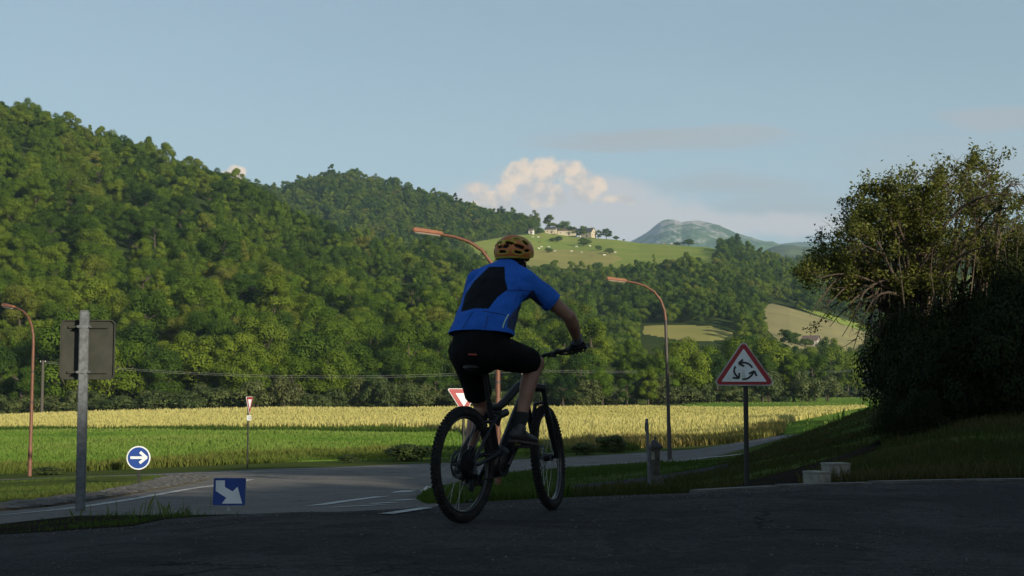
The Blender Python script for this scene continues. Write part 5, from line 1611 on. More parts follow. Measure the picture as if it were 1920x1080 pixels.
ELB = {1: Vector((0.70, 0.405, 1.345)), -1: Vector((0.725, -0.398, 1.35))}
WRI = {s: stv(0.840, s * 0.382, 1.168) for s in (1, -1)}
SPINE = [((0.19, 0, 1.06), 0.150, 0.125), ((0.235, 0, 1.20), 0.155, 0.11), ((0.33, 0, 1.38), 0.165, 0.115), ((0.44, 0, 1.53), 0.175, 0.11), ((0.535, 0, 1.635), 0.145, 0.085), ((0.575, 0, 1.68), 0.075, 0.065)]
HC = Vector((0.672, 0, 1.768))
b = MB()
ell_chain(b, SPINE)
b.limb((0.56, 0, 1.65), (0.638, 0, 1.725), 0.062, 0.058)
# head with face
b.ball(HC + Vector((0, 0, 0.0)), (0.098, 0.078, 0.105), None, 20, 14)
b.ball(HC + Vector((0.035, 0, -0.065)), (0.068, 0.058, 0.070), None, 18, 12)
b.ball(HC + Vector((0.075, 0, -0.105)), (0.026, 0.028, 0.022))
b.limb(HC + Vector((0.098, 0, -0.010)), HC + Vector((0.120, 0, -0.045)), 0.011, 0.015)
b.limb(HC + Vector((0.088, -0.03, 0.012)), HC + Vector((0.088, 0.03, 0.012)), 0.013, 0.013)
b.limb(HC + Vector((0.093, -0.018, -0.074)), HC + Vector((0.093, 0.018, -0.074)), 0.008, 0.008)
for s in (1, -1):
    b.ball(HC + Vector((0.0, s * 0.082, -0.028)), (0.020, 0.010, 0.032))
    b.limb(HC + Vector((0.07, s * 0.036, -0.045)), HC + Vector((0.03, s * 0.060, -0.05)), 0.024, 0.020)
    # arms
    b.limb(SPINE[4][0], SHO[s], 0.075, 0.068)
    b.limb(SHO[s], SHO[s].lerp(ELB[s], 0.45), 0.066, 0.056); b.limb(SHO[s].lerp(ELB[s], 0.45), ELB[s], 0.056, 0.044)
    q = ELB[s].lerp(WRI[s], 0.3) + Vector((0, s * 0.006, -0.004))
    b.limb(ELB[s], q, 0.046, 0.049); b.limb(q, WRI[s], 0.049, 0.030)
    # legs
    b.limb(HIP[s], KNEE[s], 0.098, 0.058)
    b.ball(KNEE[s] + (KNEE[s] - HIP[s]).normalized() * 0.012, 0.058)
    d = (ANK[s] - KNEE[s]); back = Vector((-1, 0, 0.0)) - d.normalized() * Vector((-1, 0, 0)).dot(d.normalized())
    c1 = KNEE[s] + d * 0.30 + back.normalized() * 0.024
    b.limb(KNEE[s], c1, 0.055, 0.062); b.limb(c1, KNEE[s] + d * 0.62 + back.normalized() * 0.012, 0.062, 0.046); b.limb(KNEE[s] + d * 0.62 + back.normalized() * 0.012, ANK[s], 0.046, 0.036)
    b.limb(KNEE[s] + d * 0.15, ANK[s], 0.050, 0.036)
    b.limb(ANK[s], ANK[s] + Vector((0.02, 0, -0.06)), 0.036, 0.038)
skin_union(b, 0.009, 6, 'body', M['skin'], man)
for s in (1, -1):
    MB().ball(HC + Vector((0.082, s * 0.032, -0.010)), 0.0125).build('eye', M['dial'], man, True)

def to_pix(co):
    return pix(LW @ co)
# jersey
j = MB()
ell_chain(j, [((0.215, 0, 1.205), 0.236, 0.158), ((0.25, 0, 1.28), 0.228, 0.152), ((0.33, 0, 1.39), 0.214, 0.142), ((0.42, 0, 1.51), 0.212, 0.134), ((0.515, 0, 1.62), 0.180, 0.103), ((0.575, 0, 1.685), 0.090, 0.074)])
for s in (1, -1):
    j.limb((0.52, s * 0.06, 1.63), SHO[s], 0.088, 0.082)
    j.limb(SHO[s], SHO[s].lerp(ELB[s], 0.60), 0.083, 0.071)
    j.limb((0.43, s * 0.12, 1.50), SHO[s].lerp(ELB[s], 0.12), 0.085, 0.075)
PANEL = [(917, 500), (946, 500), (947, 523), (952, 543), (933, 557), (916, 579), (890, 578), (864, 585), (868, 570), (872, 553), (889, 527)]
NAVY = [(1001, 545), (1010, 562), (1020, 572), (1000, 578), (985, 590), (964, 622), (950, 612), (953, 597), (962, 585), (980, 566), (994, 548)]
def jersey_folds(me):
    n = len(me.vertices); co = np.empty(n * 3); me.vertices.foreach_get('co', co); co = co.reshape(-1, 3)
    no = np.empty(n * 3); me.vertices.foreach_get('normal', no); no = no.reshape(-1, 3)
    a = fbm(co[:, 1] * 1.0 + co[:, 2] * 0.35, co[:, 2] * 0.9 - co[:, 0] * 0.6, 0.055)
    c = fbm(co[:, 0] + 7, co[:, 2] * 1.4 + co[:, 1], 0.12)
    side = np.clip((1.50 - co[:, 2]) / 0.25, 0.25, 1)
    d2 = fbm(co[:, 1] * 1.6 - co[:, 0] + 3, co[:, 2] * 0.5 + co[:, 1] * 0.8, 0.030)
    co += no * (a * 0.0065 * side + c * 0.007 + d2 * 0.0025 * side)[:, None]
    # open straight hem
    me.vertices.foreach_set('co', co.ravel()); me.update()
jo = skin_union(j, 0.0062, 5, 'jersey', [M['jersey'], M['jersey_black'], M['jersey_navy']], man, jersey_folds)
def cut_below(o, p, n):
    bm = bmesh.new(); bm.from_mesh(o.data)
    bmesh.ops.bisect_plane(bm, geom=list(bm.verts) + list(bm.edges) + list(bm.faces), plane_co=p, plane_no=n, clear_outer=False, clear_inner=True)
    bm.to_mesh(o.data); bm.free()
    o.data.polygons.foreach_set('use_smooth', [True] * len(o.data.polygons))
cut_below(jo, Vector((0.235, 0, 1.212)), Vector((0.18, 0, 1.0)).normalized())
def cut_sleeve(o, s):
    a = SHO[s].lerp(ELB[s], 0.62); n = (SHO[s] - ELB[s]).normalized()
    bm = bmesh.new(); bm.from_mesh(o.data)
    vs = [v for v in bm.verts if (v.co - a).length < 0.16]
    geo = set(vs) | set(e for v in vs for e in v.link_edges) | set(f for v in vs for f in v.link_faces)
    bmesh.ops.bisect_plane(bm, geom=list(geo), plane_co=a, plane_no=n, clear_inner=True)
    bm.to_mesh(o.data); bm.free()
for s in (1, -1): cut_sleeve(jo, s)
jo.data.polygons.foreach_set('use_smooth', [True] * len(jo.data.polygons))
me = jo.data
mi = np.zeros(len(me.polygons), np.int32)
Lr = LW.to_3x3()
for f in me.polygons:
    w = Lr @ f.normal
    if w.y < 0.15:
        x, y = to_pix(f.center)
        if inside(PANEL, np.array([x]), np.array([y]))[0] and f.center.z > 1.3 and f.normal.x < 0.5: mi[f.index] = 1
        elif inside(NAVY, np.array([x]), np.array([y]))[0]: mi[f.index] = 2
me.polygons.foreach_set('material_index', mi)
# pale zip piping on the right side pocket and hem
from mathutils.bvhtree import BVHTree
bv = BVHTree.FromPolygons([v.co for v in me.vertices], [p.vertices for p in me.polygons])
LWI = LW.inverted()
def on_mesh(bvh, px, py):
    o = LWI @ Vector((0, 0, 0)); d = (LWI.to_3x3() @ ray(px, py)).normalized()
    hit = bvh.ray_cast(o, d)
    return (hit[0], hit[1]) if hit[0] is not None else (None, None)
pp = []
for k in range(9):
    t = k / 8
    q, n = on_mesh(bv, 953 - 10 * t - 1.5 * math.sin(t * 3), 590 + 25 * t)
    if q is not None: pp.append(q + n * 0.002)
if len(pp) > 2: MB().tube(pp, 0.0042, 6).build('pocket_piping', M['piping'], jo, True)

for seam in ([(950, 545), (975, 544), (1000, 546)], [(886, 586), (876, 602), (866, 619)], [(905, 583), (935, 588), (950, 592)], [(915, 590), (912, 605), (910, 618)]):
    pp = []
    for a_, b_ in zip(seam[:-1], seam[1:]):
        for k in range(6):
            q, n = on_mesh(bv, a_[0] + (b_[0] - a_[0]) * k / 5, a_[1] + (b_[1] - a_[1]) * k / 5)
            if q is not None and (not pp or (q - pp[-1]).length > 0.004): pp.append(q + n * 0.0008)
    if len(pp) > 2: MB().tube(pp, 0.0024, 5).build('seam', M['jersey_navy'], jo, True)

# shorts
s_ = MB()
ell_chain(s_, [((0.175, 0, 1.07), 0.185, 0.145), ((0.205, 0, 1.15), 0.198, 0.148), ((0.25, 0, 1.27), 0.195, 0.135)])
for s in (1, -1):
    k = KNEE[s].lerp(HIP[s], 0.10 if s < 0 else 0.22)
    s_.limb(HIP[s] + Vector((0, s * 0.012, 0)), HIP[s].lerp(k, 0.5), 0.118, 0.106); s_.limb(HIP[s].lerp(k, 0.5), k, 0.106, 0.088)
def short_folds(me):
    n = len(me.vertices); co = np.empty(n * 3); me.vertices.foreach_get('co', co); co = co.reshape(-1, 3)
    no = np.empty(n * 3); me.vertices.foreach_get('normal', no); no = no.reshape(-1, 3)
    co += no * (fbm(co[:, 0] * 1.2 + co[:, 1], co[:, 2], 0.07) * 0.005)[:, None]
    me.vertices.foreach_set('co', co.ravel()); me.update()
so = skin_union(s_, 0.008, 5, 'shorts', M['shorts'], man, short_folds)
for s in (1, -1):
    a = KNEE[s].lerp(HIP[s], 0.12 if s < 0 else 0.24); n = (HIP[s] - KNEE[s]).normalized()
    bm = bmesh.new(); bm.from_mesh(so.data)
    vs = [v for v in bm.verts if (v.co - a).length < 0.19 and (v.co - HIP[s]).dot(n) < -0.15]
    geo = set(vs) | set(e for v in vs for e in v.link_edges) | set(f for v in vs for f in v.link_faces)
    bmesh.ops.bisect_plane(bm, geom=list(geo), plane_co=a, plane_no=n, clear_inner=True)
    bm.to_mesh(so.data); bm.free()
so.data.polygons.foreach_set('use_smooth', [True] * len(so.data.polygons))
bv2 = BVHTree.FromPolygons([v.co for v in so.data.vertices], [p.vertices for p in so.data.polygons])
pp = []
for k in range(5):
    q, n = on_mesh(bv2, 879 + 15 * k / 4, 664.5 + 0.2 * k)
    if q is not None: pp.append(q + n * 0.003)
if len(pp) > 2: MB().tube(pp, 0.006, 6).build('red_tab', M['label_red'], so, True)

# helmet
def helmet():
    c = HC + Vector((0.0, 0, 0.032)); rx, ry, rz = 0.166, 0.131, 0.122
    vd = LWI.to_3x3() @ (Vector((0, 0, 0)) - LW @ c).normalized()           # towards the photograph's viewpoint
    vr = Vector((0, 0, 1)).cross(vd).normalized(); vu = vd.cross(vr)
    VENT = [(-.23, .60, .25, .115, -8), (.30, .36, .30, .12, -24), (-.76, .36, .13, .12, 30), (-.66, .04, .17, .09, 14), (.22, .00, .22, .10, -14), (.62, .60, .22, .10, -40), (.12, .85, .20, .06, 0), (.70, .10, .15, .10, -10)]
    sil = 0.129
    n1, n2 = 132, 64
    bm = bmesh.new(); rows = []
    for i in range(n2 + 1):
        th = i / n2 * R(116)
        row = []
        for k in range(n1):
            ph = 2 * math.pi * k / n1
            d = Vector((math.sin(th) * math.cos(ph), math.sin(th) * math.sin(ph), math.cos(th)))
            ridge = 1 + 0.020 * math.cos(ph * 2) * math.sin(th) + 0.014 * math.cos(9 * d.y) * max(0, d.z)
            p = Vector((d.x * rx, d.y * ry, d.z * rz)) * ridge
            row.append(bm.verts.new(c + p))
        rows.append(row)
    lim = lambda x: -0.055 + (0.012 if x > 0 else -0.012) + 0.05 * max(0, x / rx) ** 2
    mats = [M['helmet_orange'], M['helmet_yellow'], M['helmet_black']]
    for i in range(n2):
        for k in range(n1):
            k2 = (k + 1) % n1
            vs = [rows[i][k], rows[i][k2], rows[i + 1][k2], rows[i + 1][k]]
            m = (vs[0].co + vs[1].co + vs[2].co + vs[3].co) / 4 - c
            if m.z < lim(m.x) + 0.008 * math.cos(m.y * 40) * (m.x < 0): continue
            cut = False; rimf = False
            for mir in (1, -1):
                q = Vector((m.x, m.y * mir, m.z))
                X, Y, Zf = q.dot(vr) / sil, q.dot(vu) / 0.112, q.dot(vd)
                if Zf < 0.0: continue
                for vx, vy, a, b_, an in VENT:
                    ca, sa_ = math.cos(R(an)), math.sin(R(an))
                    dx, dy = X - vx, Y - vy
                    u = (dx * ca + dy * sa_) / a; w = (-dx * sa_ + dy * ca) / b_
                    e = abs(u) ** 2.6 + abs(w) ** 2.6
                    if e < 1: cut = True
                    elif e < 2.3: rimf = True
            if m.x > 0.03:                                     # long slots over the front
                for yy in (-0.07, -0.035, 0.0, 0.035, 0.07):
                    if abs(m.y - yy) < 0.011 and m.z > 0.02 and 0.045 < m.x < 0.13: cut = True
            if cut: continue
            f = bm.faces.new(vs); f.smooth = True
            band = m.z < lim(m.x) + 0.026
            f.material_index = 1 if (band or (rimf and (m.z > 0.05 or m.z < 0.0))) else 0
            if m.x > 0.075 and m.z > 0.02: f.material_index = 0
    bmesh.ops.remove_doubles(bm, verts=list(bm.verts), dist=1e-5)
    for v in [v for v in bm.verts if not v.link_faces]: bm.verts.remove(v)
    bmesh.ops.recalc_face_normals(bm, faces=bm.faces)
    r = bmesh.ops.solidify(bm, geom=list(bm.faces), thickness=0.016)
    me = bpy.data.meshes.new('helmet'); bm.to_mesh(me); bm.free()
    ho = link('helmet', me, mats, man)
    # dark liner below the vents
    ln = MB().ball(c + Vector((0, 0, -0.006)), (rx - 0.022, ry - 0.021, rz - 0.020), None, 28, 18)
    lo = link('liner', ln.mesh('liner', True), M['helmet_black'], ho)
    bm = bmesh.new(); bm.from_mesh(lo.data)
    bmesh.ops.bisect_plane(bm, geom=list(bm.verts) + list(bm.edges) + list(bm.faces), plane_co=c + Vector((0, 0, -0.045)), plane_no=Vector((0.1, 0, 1)), clear_inner=True)
    bm.to_mesh(lo.data); bm.free()
    back = HC + Vector((-0.088, 0, -0.055))
    hz = MB()
    hz.tube([HC + Vector((0.0, 0.085, -0.02)), HC + Vector((-0.07, 0.060, -0.045)), back, HC + Vector((-0.07, -0.060, -0.045)), HC + Vector((0.0, -0.085, -0.02))], [0.008, 0.013, 0.022, 0.013, 0.008], 10, ell=0.5)
    hz.build('retention_cradle', M['helmet_black'], ho, True)
    dd = Vector((-1, 0, -0.15)).normalized()
    MB().tube([back + dd * 0.005, back + dd * 0.019], 0.019, 18).build('adjuster_dial', M['dial'], ho, True)
    MB().tube([back + dd * 0.019, back + dd * 0.021], 0.010, 14).build('dial_cap', M['helmet_black'], ho, True)
    for s in (1, -1):
        MB().tube([HC + Vector((-0.05, s * 0.088, -0.005)), HC + Vector((0.015, s * 0.083, -0.075)), HC + Vector((0.055, s * 0.045, -0.125)), HC + Vector((0.06, 0, -0.135))], 0.006, 6).build('chin_strap', M['helmet_black'], ho, True)
helmet()
hr = MB()
hr.ball(HC + Vector((-0.012, 0, -0.012)), (0.094, 0.082, 0.095), None, 20, 14)
hr.ball(HC + Vector((-0.046, 0, -0.066)), (0.052, 0.066, 0.058), None, 16, 10)
hair = link('hair', hr.mesh('hair', True), M['hair'], man)
bm = bmesh.new(); bm.from_mesh(hair.data)
bmesh.ops.bisect_plane(bm, geom=list(bm.verts) + list(bm.edges) + list(bm.faces), plane_co=HC + Vector((0.02, 0, 0)), plane_no=Vector((-1, 0, 0.5)), clear_inner=True)
bm.to_mesh(hair.data); bm.free()

# gloves: palm, four fingers closed round the grip, thumb below
for s in (1, -1):
    g = MB()
    ga, gb = stv(0.896, s * 0.318, 1.105), stv(0.887, s * 0.422, 1.117)
    ax = (gb - ga).normalized()
    fw = (ST.to_3x3() @ Vector((1, 0, 0))); fw = (fw - ax * fw.dot(ax)).normalized()
    up = Vector((0, 0, 1)); up = (up - ax * up.dot(ax)).normalized()
    def circ(c, r, a): return c + fw * (r * math.cos(R(a))) + up * (r * math.sin(R(a)))
    mid = (ga + gb) / 2
    wv = WRI[s]
    for t in (0.12, 0.38, 0.64, 0.90):
        c = ga.lerp(gb, t)
        g.limb(wv.lerp(circ(c, 0.036, 125), 0.35), circ(c, 0.034, 95), 0.019, 0.0135)
    g.limb(wv - (mid - wv) * 0.30, wv.lerp(mid, 0.3), 0.037, 0.034)
    for i, (t, L) in enumerate(((0.10, 1.0), (0.36, 1.06), (0.63, 1.0), (0.89, 0.86))):
        c = ga.lerp(gb, t)
        pr_ = [circ(c, 0.032, a) for a in (100, 45, 0, -45 * L, -85 * L, -120 * L)]
        rr = [0.0125, 0.0115, 0.0110, 0.0102, 0.0096, 0.0088]
        for k in range(5): g.limb(pr_[k], pr_[k + 1], rr[k] * (0.94 if i == 3 else 1), rr[k + 1] * (0.94 if i == 3 else 1), 0.5)
    th = [wv.lerp(circ(ga, 0.03, 150), 0.55), circ(ga - ax * 0.004, 0.033, 190), circ(ga - ax * 0.012, 0.031, 235), circ(ga - ax * 0.016, 0.030, 272)]
    for k in range(3): g.limb(th[k], th[k + 1], 0.0145 - k * 0.0015, 0.013 - k * 0.0015, 0.5)
    go = skin_union(g, 0.0042, 2, 'glove', [M['glove_dark'], M['glove']], man)
    fi = np.zeros(len(go.data.polygons), np.int32)
    for f in go.data.polygons:
        if (f.center - mid).dot((wv - mid).normalized()) > 0.045: fi[f.index] = 1
    go.data.polygons.foreach_set('material_index', fi)

# socks and shoes
for s in (1, -1):
    an = ANK[s]; pe = pr if s < 0 else pl
    up = (KNEE[s] - an).normalized()
    sk = MB(); sk.limb(an + up * 0.085, an, 0.050, 0.043); sk.limb(an, an + Vector((0.02, 0, -0.05)), 0.043, 0.045)
    skin_union(sk, 0.008, 2, 'sock', M['sock'], man)
    tilt = R(6) if s < 0 else R(14)                        # heel a little up
    fx = Vector((math.cos(tilt), 0, -math.sin(tilt))); fz = Vector((math.sin(tilt), 0, math.cos(tilt)))
    o = Vector((pe.x, s * 0.150, pe.z)) + fz * 0.030
    def F_(a, b, c): return o + fx * a + Vector((0, b, 0)) + fz * c
    sh = MB()
    for a, w, t, c in ((-0.150, 0.034, 0.034, 0.032), (-0.115, 0.039, 0.047, 0.040), (-0.07, 0.039, 0.050, 0.042), (-0.03, 0.042, 0.045, 0.034), (0.02, 0.047, 0.038, 0.027), (0.065, 0.049, 0.032, 0.023), (0.10, 0.043, 0.027, 0.019), (0.125, 0.032, 0.021, 0.015)):
        sh.ball(F_(a, 0, c), (0.045, w, t), Quaternion((0, 1, 0), tilt))
    sh.limb(F_(-0.085, 0, 0.075), an + up * 0.015, 0.047, 0.044)
    shoe = skin_union(sh, 0.0065, 4, 'shoe', M['shoe'], man)
    sole = MB()
    prof = [(-0.178, 0.022), (-0.165, 0.034), (-0.10, 0.039), (-0.02, 0.040), (0.05, 0.049), (0.10, 0.045), (0.135, 0.031), (0.15, 0.010)]
    poly = [(a, w) for a, w in prof] + [(a, -w) for a, w in prof[::-1]]
    Mx = Matrix.Translation(o) @ Matrix((fx, Vector((0, 1, 0)), fz)).transposed().to_4x4()
    sole.prism(poly, 0.018, Mx, -0.016); sole.build('sole', M['sole'], shoe)

# ------------------------------------------------------------------ farm on the hill
def hill_point(hl, px, py):
    """point of a hill's surface seen at a pixel"""
    cx, cy = pix((hl.X, hl.Y, hl.Z))
    d = (cx - px) ** 2 + (cy - py) ** 2 * 4 + np.where(hl.T > hl.T.max() - 0.95, 1e6, 0)[:, None]
    i = np.unravel_index(np.argmin(d), d.shape)
    return Vector((hl.X[i], hl.Y[i], hl.Z[i]))
M['wall_cream'] = mat('wall_cream', (0.48, 0.42, 0.30), 0.9, (0.42, 0.36, 0.26), 0.6)
M['wall_white'] = mat('wall_white', (0.72, 0.70, 0.64), 0.9)
M['wall_stone'] = mat('wall_stone', (0.40, 0.36, 0.29), 0.9, (0.32, 0.29, 0.24), 0.8)
M['roof_slate'] = mat('roof_slate', (0.055, 0.055, 0.06), 0.7, (0.075, 0.07, 0.07), 0.6)
M['roof_tile'] = mat('roof_tile', (0.15, 0.10, 0.08), 0.85, (0.11, 0.08, 0.065), 0.6)
M['glass'] = mat('window_glass', (0.03, 0.035, 0.04), 0.1)
M['timber'] = mat('door_timber', (0.10, 0.07, 0.05), 0.8)
def house(px, py, w, dep, eave, ridge, yaw, wall, roof, label, cat, wins=2, door=True, chimney=False, off=0.0):
    """gabled building; ridge runs along local x, gables at both x ends"""
    p = hill_point(hill2, px, py)
    root = empty('farm_building', (p.x, p.y, p.z - 0.6), R(yaw), label, cat)
    e = eave + 0.6; r = ridge + 0.6
    mb = MB()
    v = [(-w/2, -dep/2, 0), (w/2, -dep/2, 0), (w/2, dep/2, 0), (-w/2, dep/2, 0), (-w/2, -dep/2, e), (w/2, -dep/2, e), (w/2, dep/2, e), (-w/2, dep/2, e), (-w/2, 0, r - 0.1), (w/2, 0, r - 0.1)]
    mb.add(v, [(0, 1, 5, 4), (2, 3, 7, 6), (1, 2, 6, 9, 5), (3, 0, 4, 8, 7), (4, 5, 9, 8), (6, 7, 8, 9), (3, 2, 1, 0)])
    mb.build('wall', wall, root)
    rf = MB(); o = 0.45; t = 0.18
    sl = (r - e) / (dep / 2)
    for s in (1, -1):
        a = [(-w/2 - o, s * (dep/2 + o), e - sl * o), (w/2 + o, s * (dep/2 + o), e - sl * o), (w/2 + o, s * 0.02, r), (-w/2 - o, s * 0.02, r)]
        rf.add([(*q[:2], q[2] + 0.05) for q in a] + [(*q[:2], q[2] + t + 0.05) for q in a], [(0, 1, 2, 3), (4, 5, 6, 7), (0, 1, 5, 4), (1, 2, 6, 5), (2, 3, 7, 6), (3, 0, 4, 7)])
    ro = rf.build('roof', roof, root)
    if chimney:
        MB().box((w * 0.3, 0, r + 0.5), (0.7, 0.7, 1.6), None, 0.03).build('chimney', wall, ro)
    def win(c, sx, sy, horiz):
        f = MB().box(c, (sx, 0.12, sy) if horiz else (0.12, sx, sy)).build('window', M['wall_white'], root)
        q = Vector(c) + (Vector((0, -0.05, 0)) if horiz else Vector((0.05, 0, 0)))
        MB().box(q, (sx * 0.8, 0.12, sy * 0.84) if horiz else (0.12, sx * 0.8, sy * 0.84)).build('pane', M['glass'], f)
    for k in range(wins):
        win((-w/2 + w * (k + 0.5) / wins, -dep/2 - 0.02, e * 0.6), 0.95, 1.25, True)
    win((w/2 + 0.02, 0, e * 0.95), 0.95, 1.25, False)
    win((w/2 + 0.02, -dep * 0.22, e * 0.5), 0.95, 1.25, False)
    if door:
        MB().box((w * 0.12, -dep/2 - 0.03, 1.6), (1.3, 0.1, 2.2)).build('door', M['timber'], root)
    return root
house(1104, 441, 13, 7.6, 4.6, 8.6, -38, M['wall_cream'], M['roof_slate'], 'cream farmhouse with a sunlit gable and dark slate roof beside trees', 'farmhouse', 4, True, True)
house(1066, 440, 17, 9, 4.2, 7.0, -8, M['wall_cream'], M['roof_tile'], 'long cream barn with a brown tiled roof left of the farmhouse', 'barn', 3)
house(1033, 438, 10, 7, 3.6, 6.0, -12, M['wall_cream'], M['roof_slate'], 'pale low barn left of the long brown roofed barn', 'barn', 2)
house(1042.5, 438.5, 5, 5, 3.2, 5.6, 10, M['wall_stone'], M['roof_slate'], 'small dark shed between the two barns', 'shed', 1)
house(1093, 443, 4.5, 3, 2.4, 3.2, -15, M['wall_white'], M['roof_slate'], 'tiny white outbuilding in front of the farmhouse', 'shed', 1, False)
house(997, 438.5, 4, 4, 3.0, 4.4, -20, M['wall_white'], M['roof_tile'], 'tiny white hut at the edge of the wood left of the barns', 'hut', 1)
house(1521, 648, 6, 5, 2.2, 3.8, -25, M['wall_stone'], M['roof_tile'], 'small house half hidden by trees below the tan field', 'house', 2)

# trees and bushes standing singly on the pasture
FARM_TREES = [(1033, 432, 38, 22, 2, 'tall dark tree standing alone above the barns'), (1062, 434, 26, 30, 1, 'broad tree behind the long barn'), (1052, 437, 18, 18, 3, 'rounded tree left of the broad tree behind the barn'), (1074, 436, 20, 16, 0, 'small tree at the right end of the long barn'),
              (1099, 438, 26, 18, 2, 'dark spiky tree behind the farmhouse'), (1088, 440, 16, 16, 3, 'low tree left of the farmhouse roof'), (1125, 442, 17, 12, 4, 'dark tree just right of the farmhouse gable'), (1138, 444, 20, 22, 1, 'rounded dark tree right of the farmhouse'), (1157, 447, 8, 12, 3, 'small round bush right of the farm trees'), (1171, 448.5, 4, 5, 3, 'tiny bush at the far right of the farm'),
              (1010, 439, 13, 20, 1, 'low round tree in front of the pale barn'), (1048, 454, 11, 18, 1, 'low tree on the pasture below the shed'), (1035, 453, 8, 12, 3, 'low bush left of the pasture tree below the shed'), (1095, 462, 17, 26, 1, 'wide tree in the middle of the pasture below the long barn'), (1122, 470, 11, 14, 0, 'round bush right of the wide pasture tree'), (1143, 476, 12, 18, 1, 'bush at the corner of the dry field'),
              (1293, 459, 14, 22, 1, 'dark tree on the skyline right of the cattle'), (1270, 457, 6, 14, 3, 'low bush on the skyline by the cattle'), (1372, 478, 30, 44, 1, 'broad dark tree at the right end of the pasture'), (1392, 486, 26, 36, 1, 'second dark tree at the right end of the pasture'), (1356, 474, 18, 22, 0, 'smaller tree at the left of the dark trees ending the pasture'), (1465, 632, 18, 13, 2, 'small dark tree standing in the tan field'), (1491, 636, 13, 24, 3, 'bush at the foot of the tan field'), (1510, 650, 16, 30, 1, 'rounded tree just left of the small house'), (1540, 652, 15, 30, 0, 'rounded tree just right of the small house'), (1030, 474, 10, 16, 3, 'bush above the dry field beside the helmet'),
              (1006, 436, 20, 20, 0, 'tree at the end of the wood left of the barns'), (998, 438, 22, 18, 4, 'last tall tree of the back wood above the rider')]
for px, py, hp, wp, k, lab in FARM_TREES:
    p = hill_point(hill2, px, py)
    c, t, hh, rr = NEAR[k]
    d = p.y
    root = empty('tree', (p.x, p.y, p.z - 0.2), random.uniform(0, 6.28), lab, 'tree', 'single trees on the farm hill')
    sx = wp / F * d / (2.0 * rr) ; sz = hp / F * d / (hh * 0.97)
    root.scale = (sx, sx, sz)
    link('crown', c, None, root); link('trunk', t, None, root)

# cattle
M['cow_white'] = mat('cow_white', (0.70, 0.66, 0.57), 0.8, (0.62, 0.57, 0.48), 2.0)
M['cow_brown'] = mat('cow_brown', (0.22, 0.12, 0.06), 0.8)
def cow_mesh():
    mb = MB()
    mb.limb((-0.75, 0, 1.0), (0.55, 0, 1.05), 0.36, 0.40)
    mb.limb((0.55, 0, 1.10), (1.0, 0, 1.22), 0.26, 0.19)
    mb.limb((1.0, 0, 1.26), (1.38, 0, 1.02), 0.16, 0.10)
    for x in (-0.72, 0.55):
        for s in (1, -1):
            k = -0.06 if x < 0 else 0.03
            mb.limb((x, s * 0.20, 0.95), (x + k, s * 0.19, 0.45), 0.15, 0.085); mb.limb((x + k, s * 0.19, 0.45), (x, s * 0.19, 0.0), 0.075, 0.06)
    for s in (1, -1): mb.limb((1.06, s * 0.10, 1.36), (1.02, s * 0.26, 1.36), 0.05, 0.03)
    mb.limb((-1.08, 0, 1.2), (-1.16, 0, 0.5), 0.04, 0.03)
    return mb
tmp = empty('tmp', (0, 0, 0))
cow0 = skin_union(cow_mesh(), 0.06, 3, 'cow', M['cow_white'], None)
bpy.data.objects.remove(tmp)
cow_me = cow0.data; COL.objects.unlink(cow0); bpy.data.objects.remove(cow0)
cow_b = cow_me.copy(); cow_b.materials.clear(); cow_b.materials.append(M['cow_brown'])
COWS = [(1018, 465, 0), (1032, 465, 0), (1078, 464, 0), (1044, 473, 0), (1072, 473, 0), (1128, 480, 0), (1114, 481.5, 1), (1003, 446, 0), (1008, 446.5, 0), (1013, 446, 0), (1012, 448, 1), (1006, 467.5, 0), (1088, 475, 0), (1011, 456, 1),
        (1248, 455.5, 0), (1252, 455.3, 1), (1257, 455.8, 0), (1264, 456.5, 1), (1269, 456.8, 0), (1273, 457, 0), (1278, 457.2, 1), (1282, 457.6, 0), (1261, 456.3, 0), (1105, 463, 0), (1152, 475, 0), (1024, 468, 0)]
for px, py, k in COWS:
    p = hill_point(hill2, px, py)
    o = link('cow', cow_b if k else cow_me)
    o.location = (p.x + random.uniform(-2, 2), p.y, p.z); o.rotation_euler = (0, 0, random.choice([0, math.pi]) + random.uniform(-.7, .7))
    o.scale = (0.95,) * 3
    where = 'on the skyline of the pasture' if px > 1200 else ('near the barns' if py < 450 else 'on the dry slope below the farm')
    tag(o, '%s cow grazing %s' % ('brown' if k else 'pale cream', where), 'cow', 'cattle grazing on the farm hill')

# ------------------------------------------------------------------ wooden poles and overhead wires
def pole(px, base, top, d, r, label, m):
    p = P(px, base, d); g = min(p.z, h(p.x, p.y)) if d < 500 else p.z
    t = P(px, top, d).z
    root = empty('utility_pole', (p.x, p.y, g), 0, label, 'utility pole', 'utility poles along the wood')
    MB().tube([(0, 0, -0.5), (0, 0, t - g)], [r * 1.25, r], 10).build('shaft', m, root, True)
    MB().box((0, -0.02, t - g - 0.25), (0.9, 0.10, 0.12), None, 0.01).build('crossarm', m, root)
    mb = MB()
    for q in (-0.38, 0.38): mb.tube([(q, -0.02, t - g - 0.19), (q, -0.02, t - g - 0.02)], 0.05, 8)
    mb.build('insulators', M['wall_white'], root)
    return Vector((p.x, p.y, t))
a = pole(78, 780, 676, 222, 0.20, 'dark wooden pole in front of the wood at the left edge', M['old_wood'])
b2 = pole(979, 763, 692, 236, 0.13, 'pale wooden pole glimpsed between the legs of the rider', M['pole_wood'])
c2 = pole(1672, 729, 692, 390, 0.22, 'pale wooden pole standing beside the dark bush on the right', M['pole_wood'])
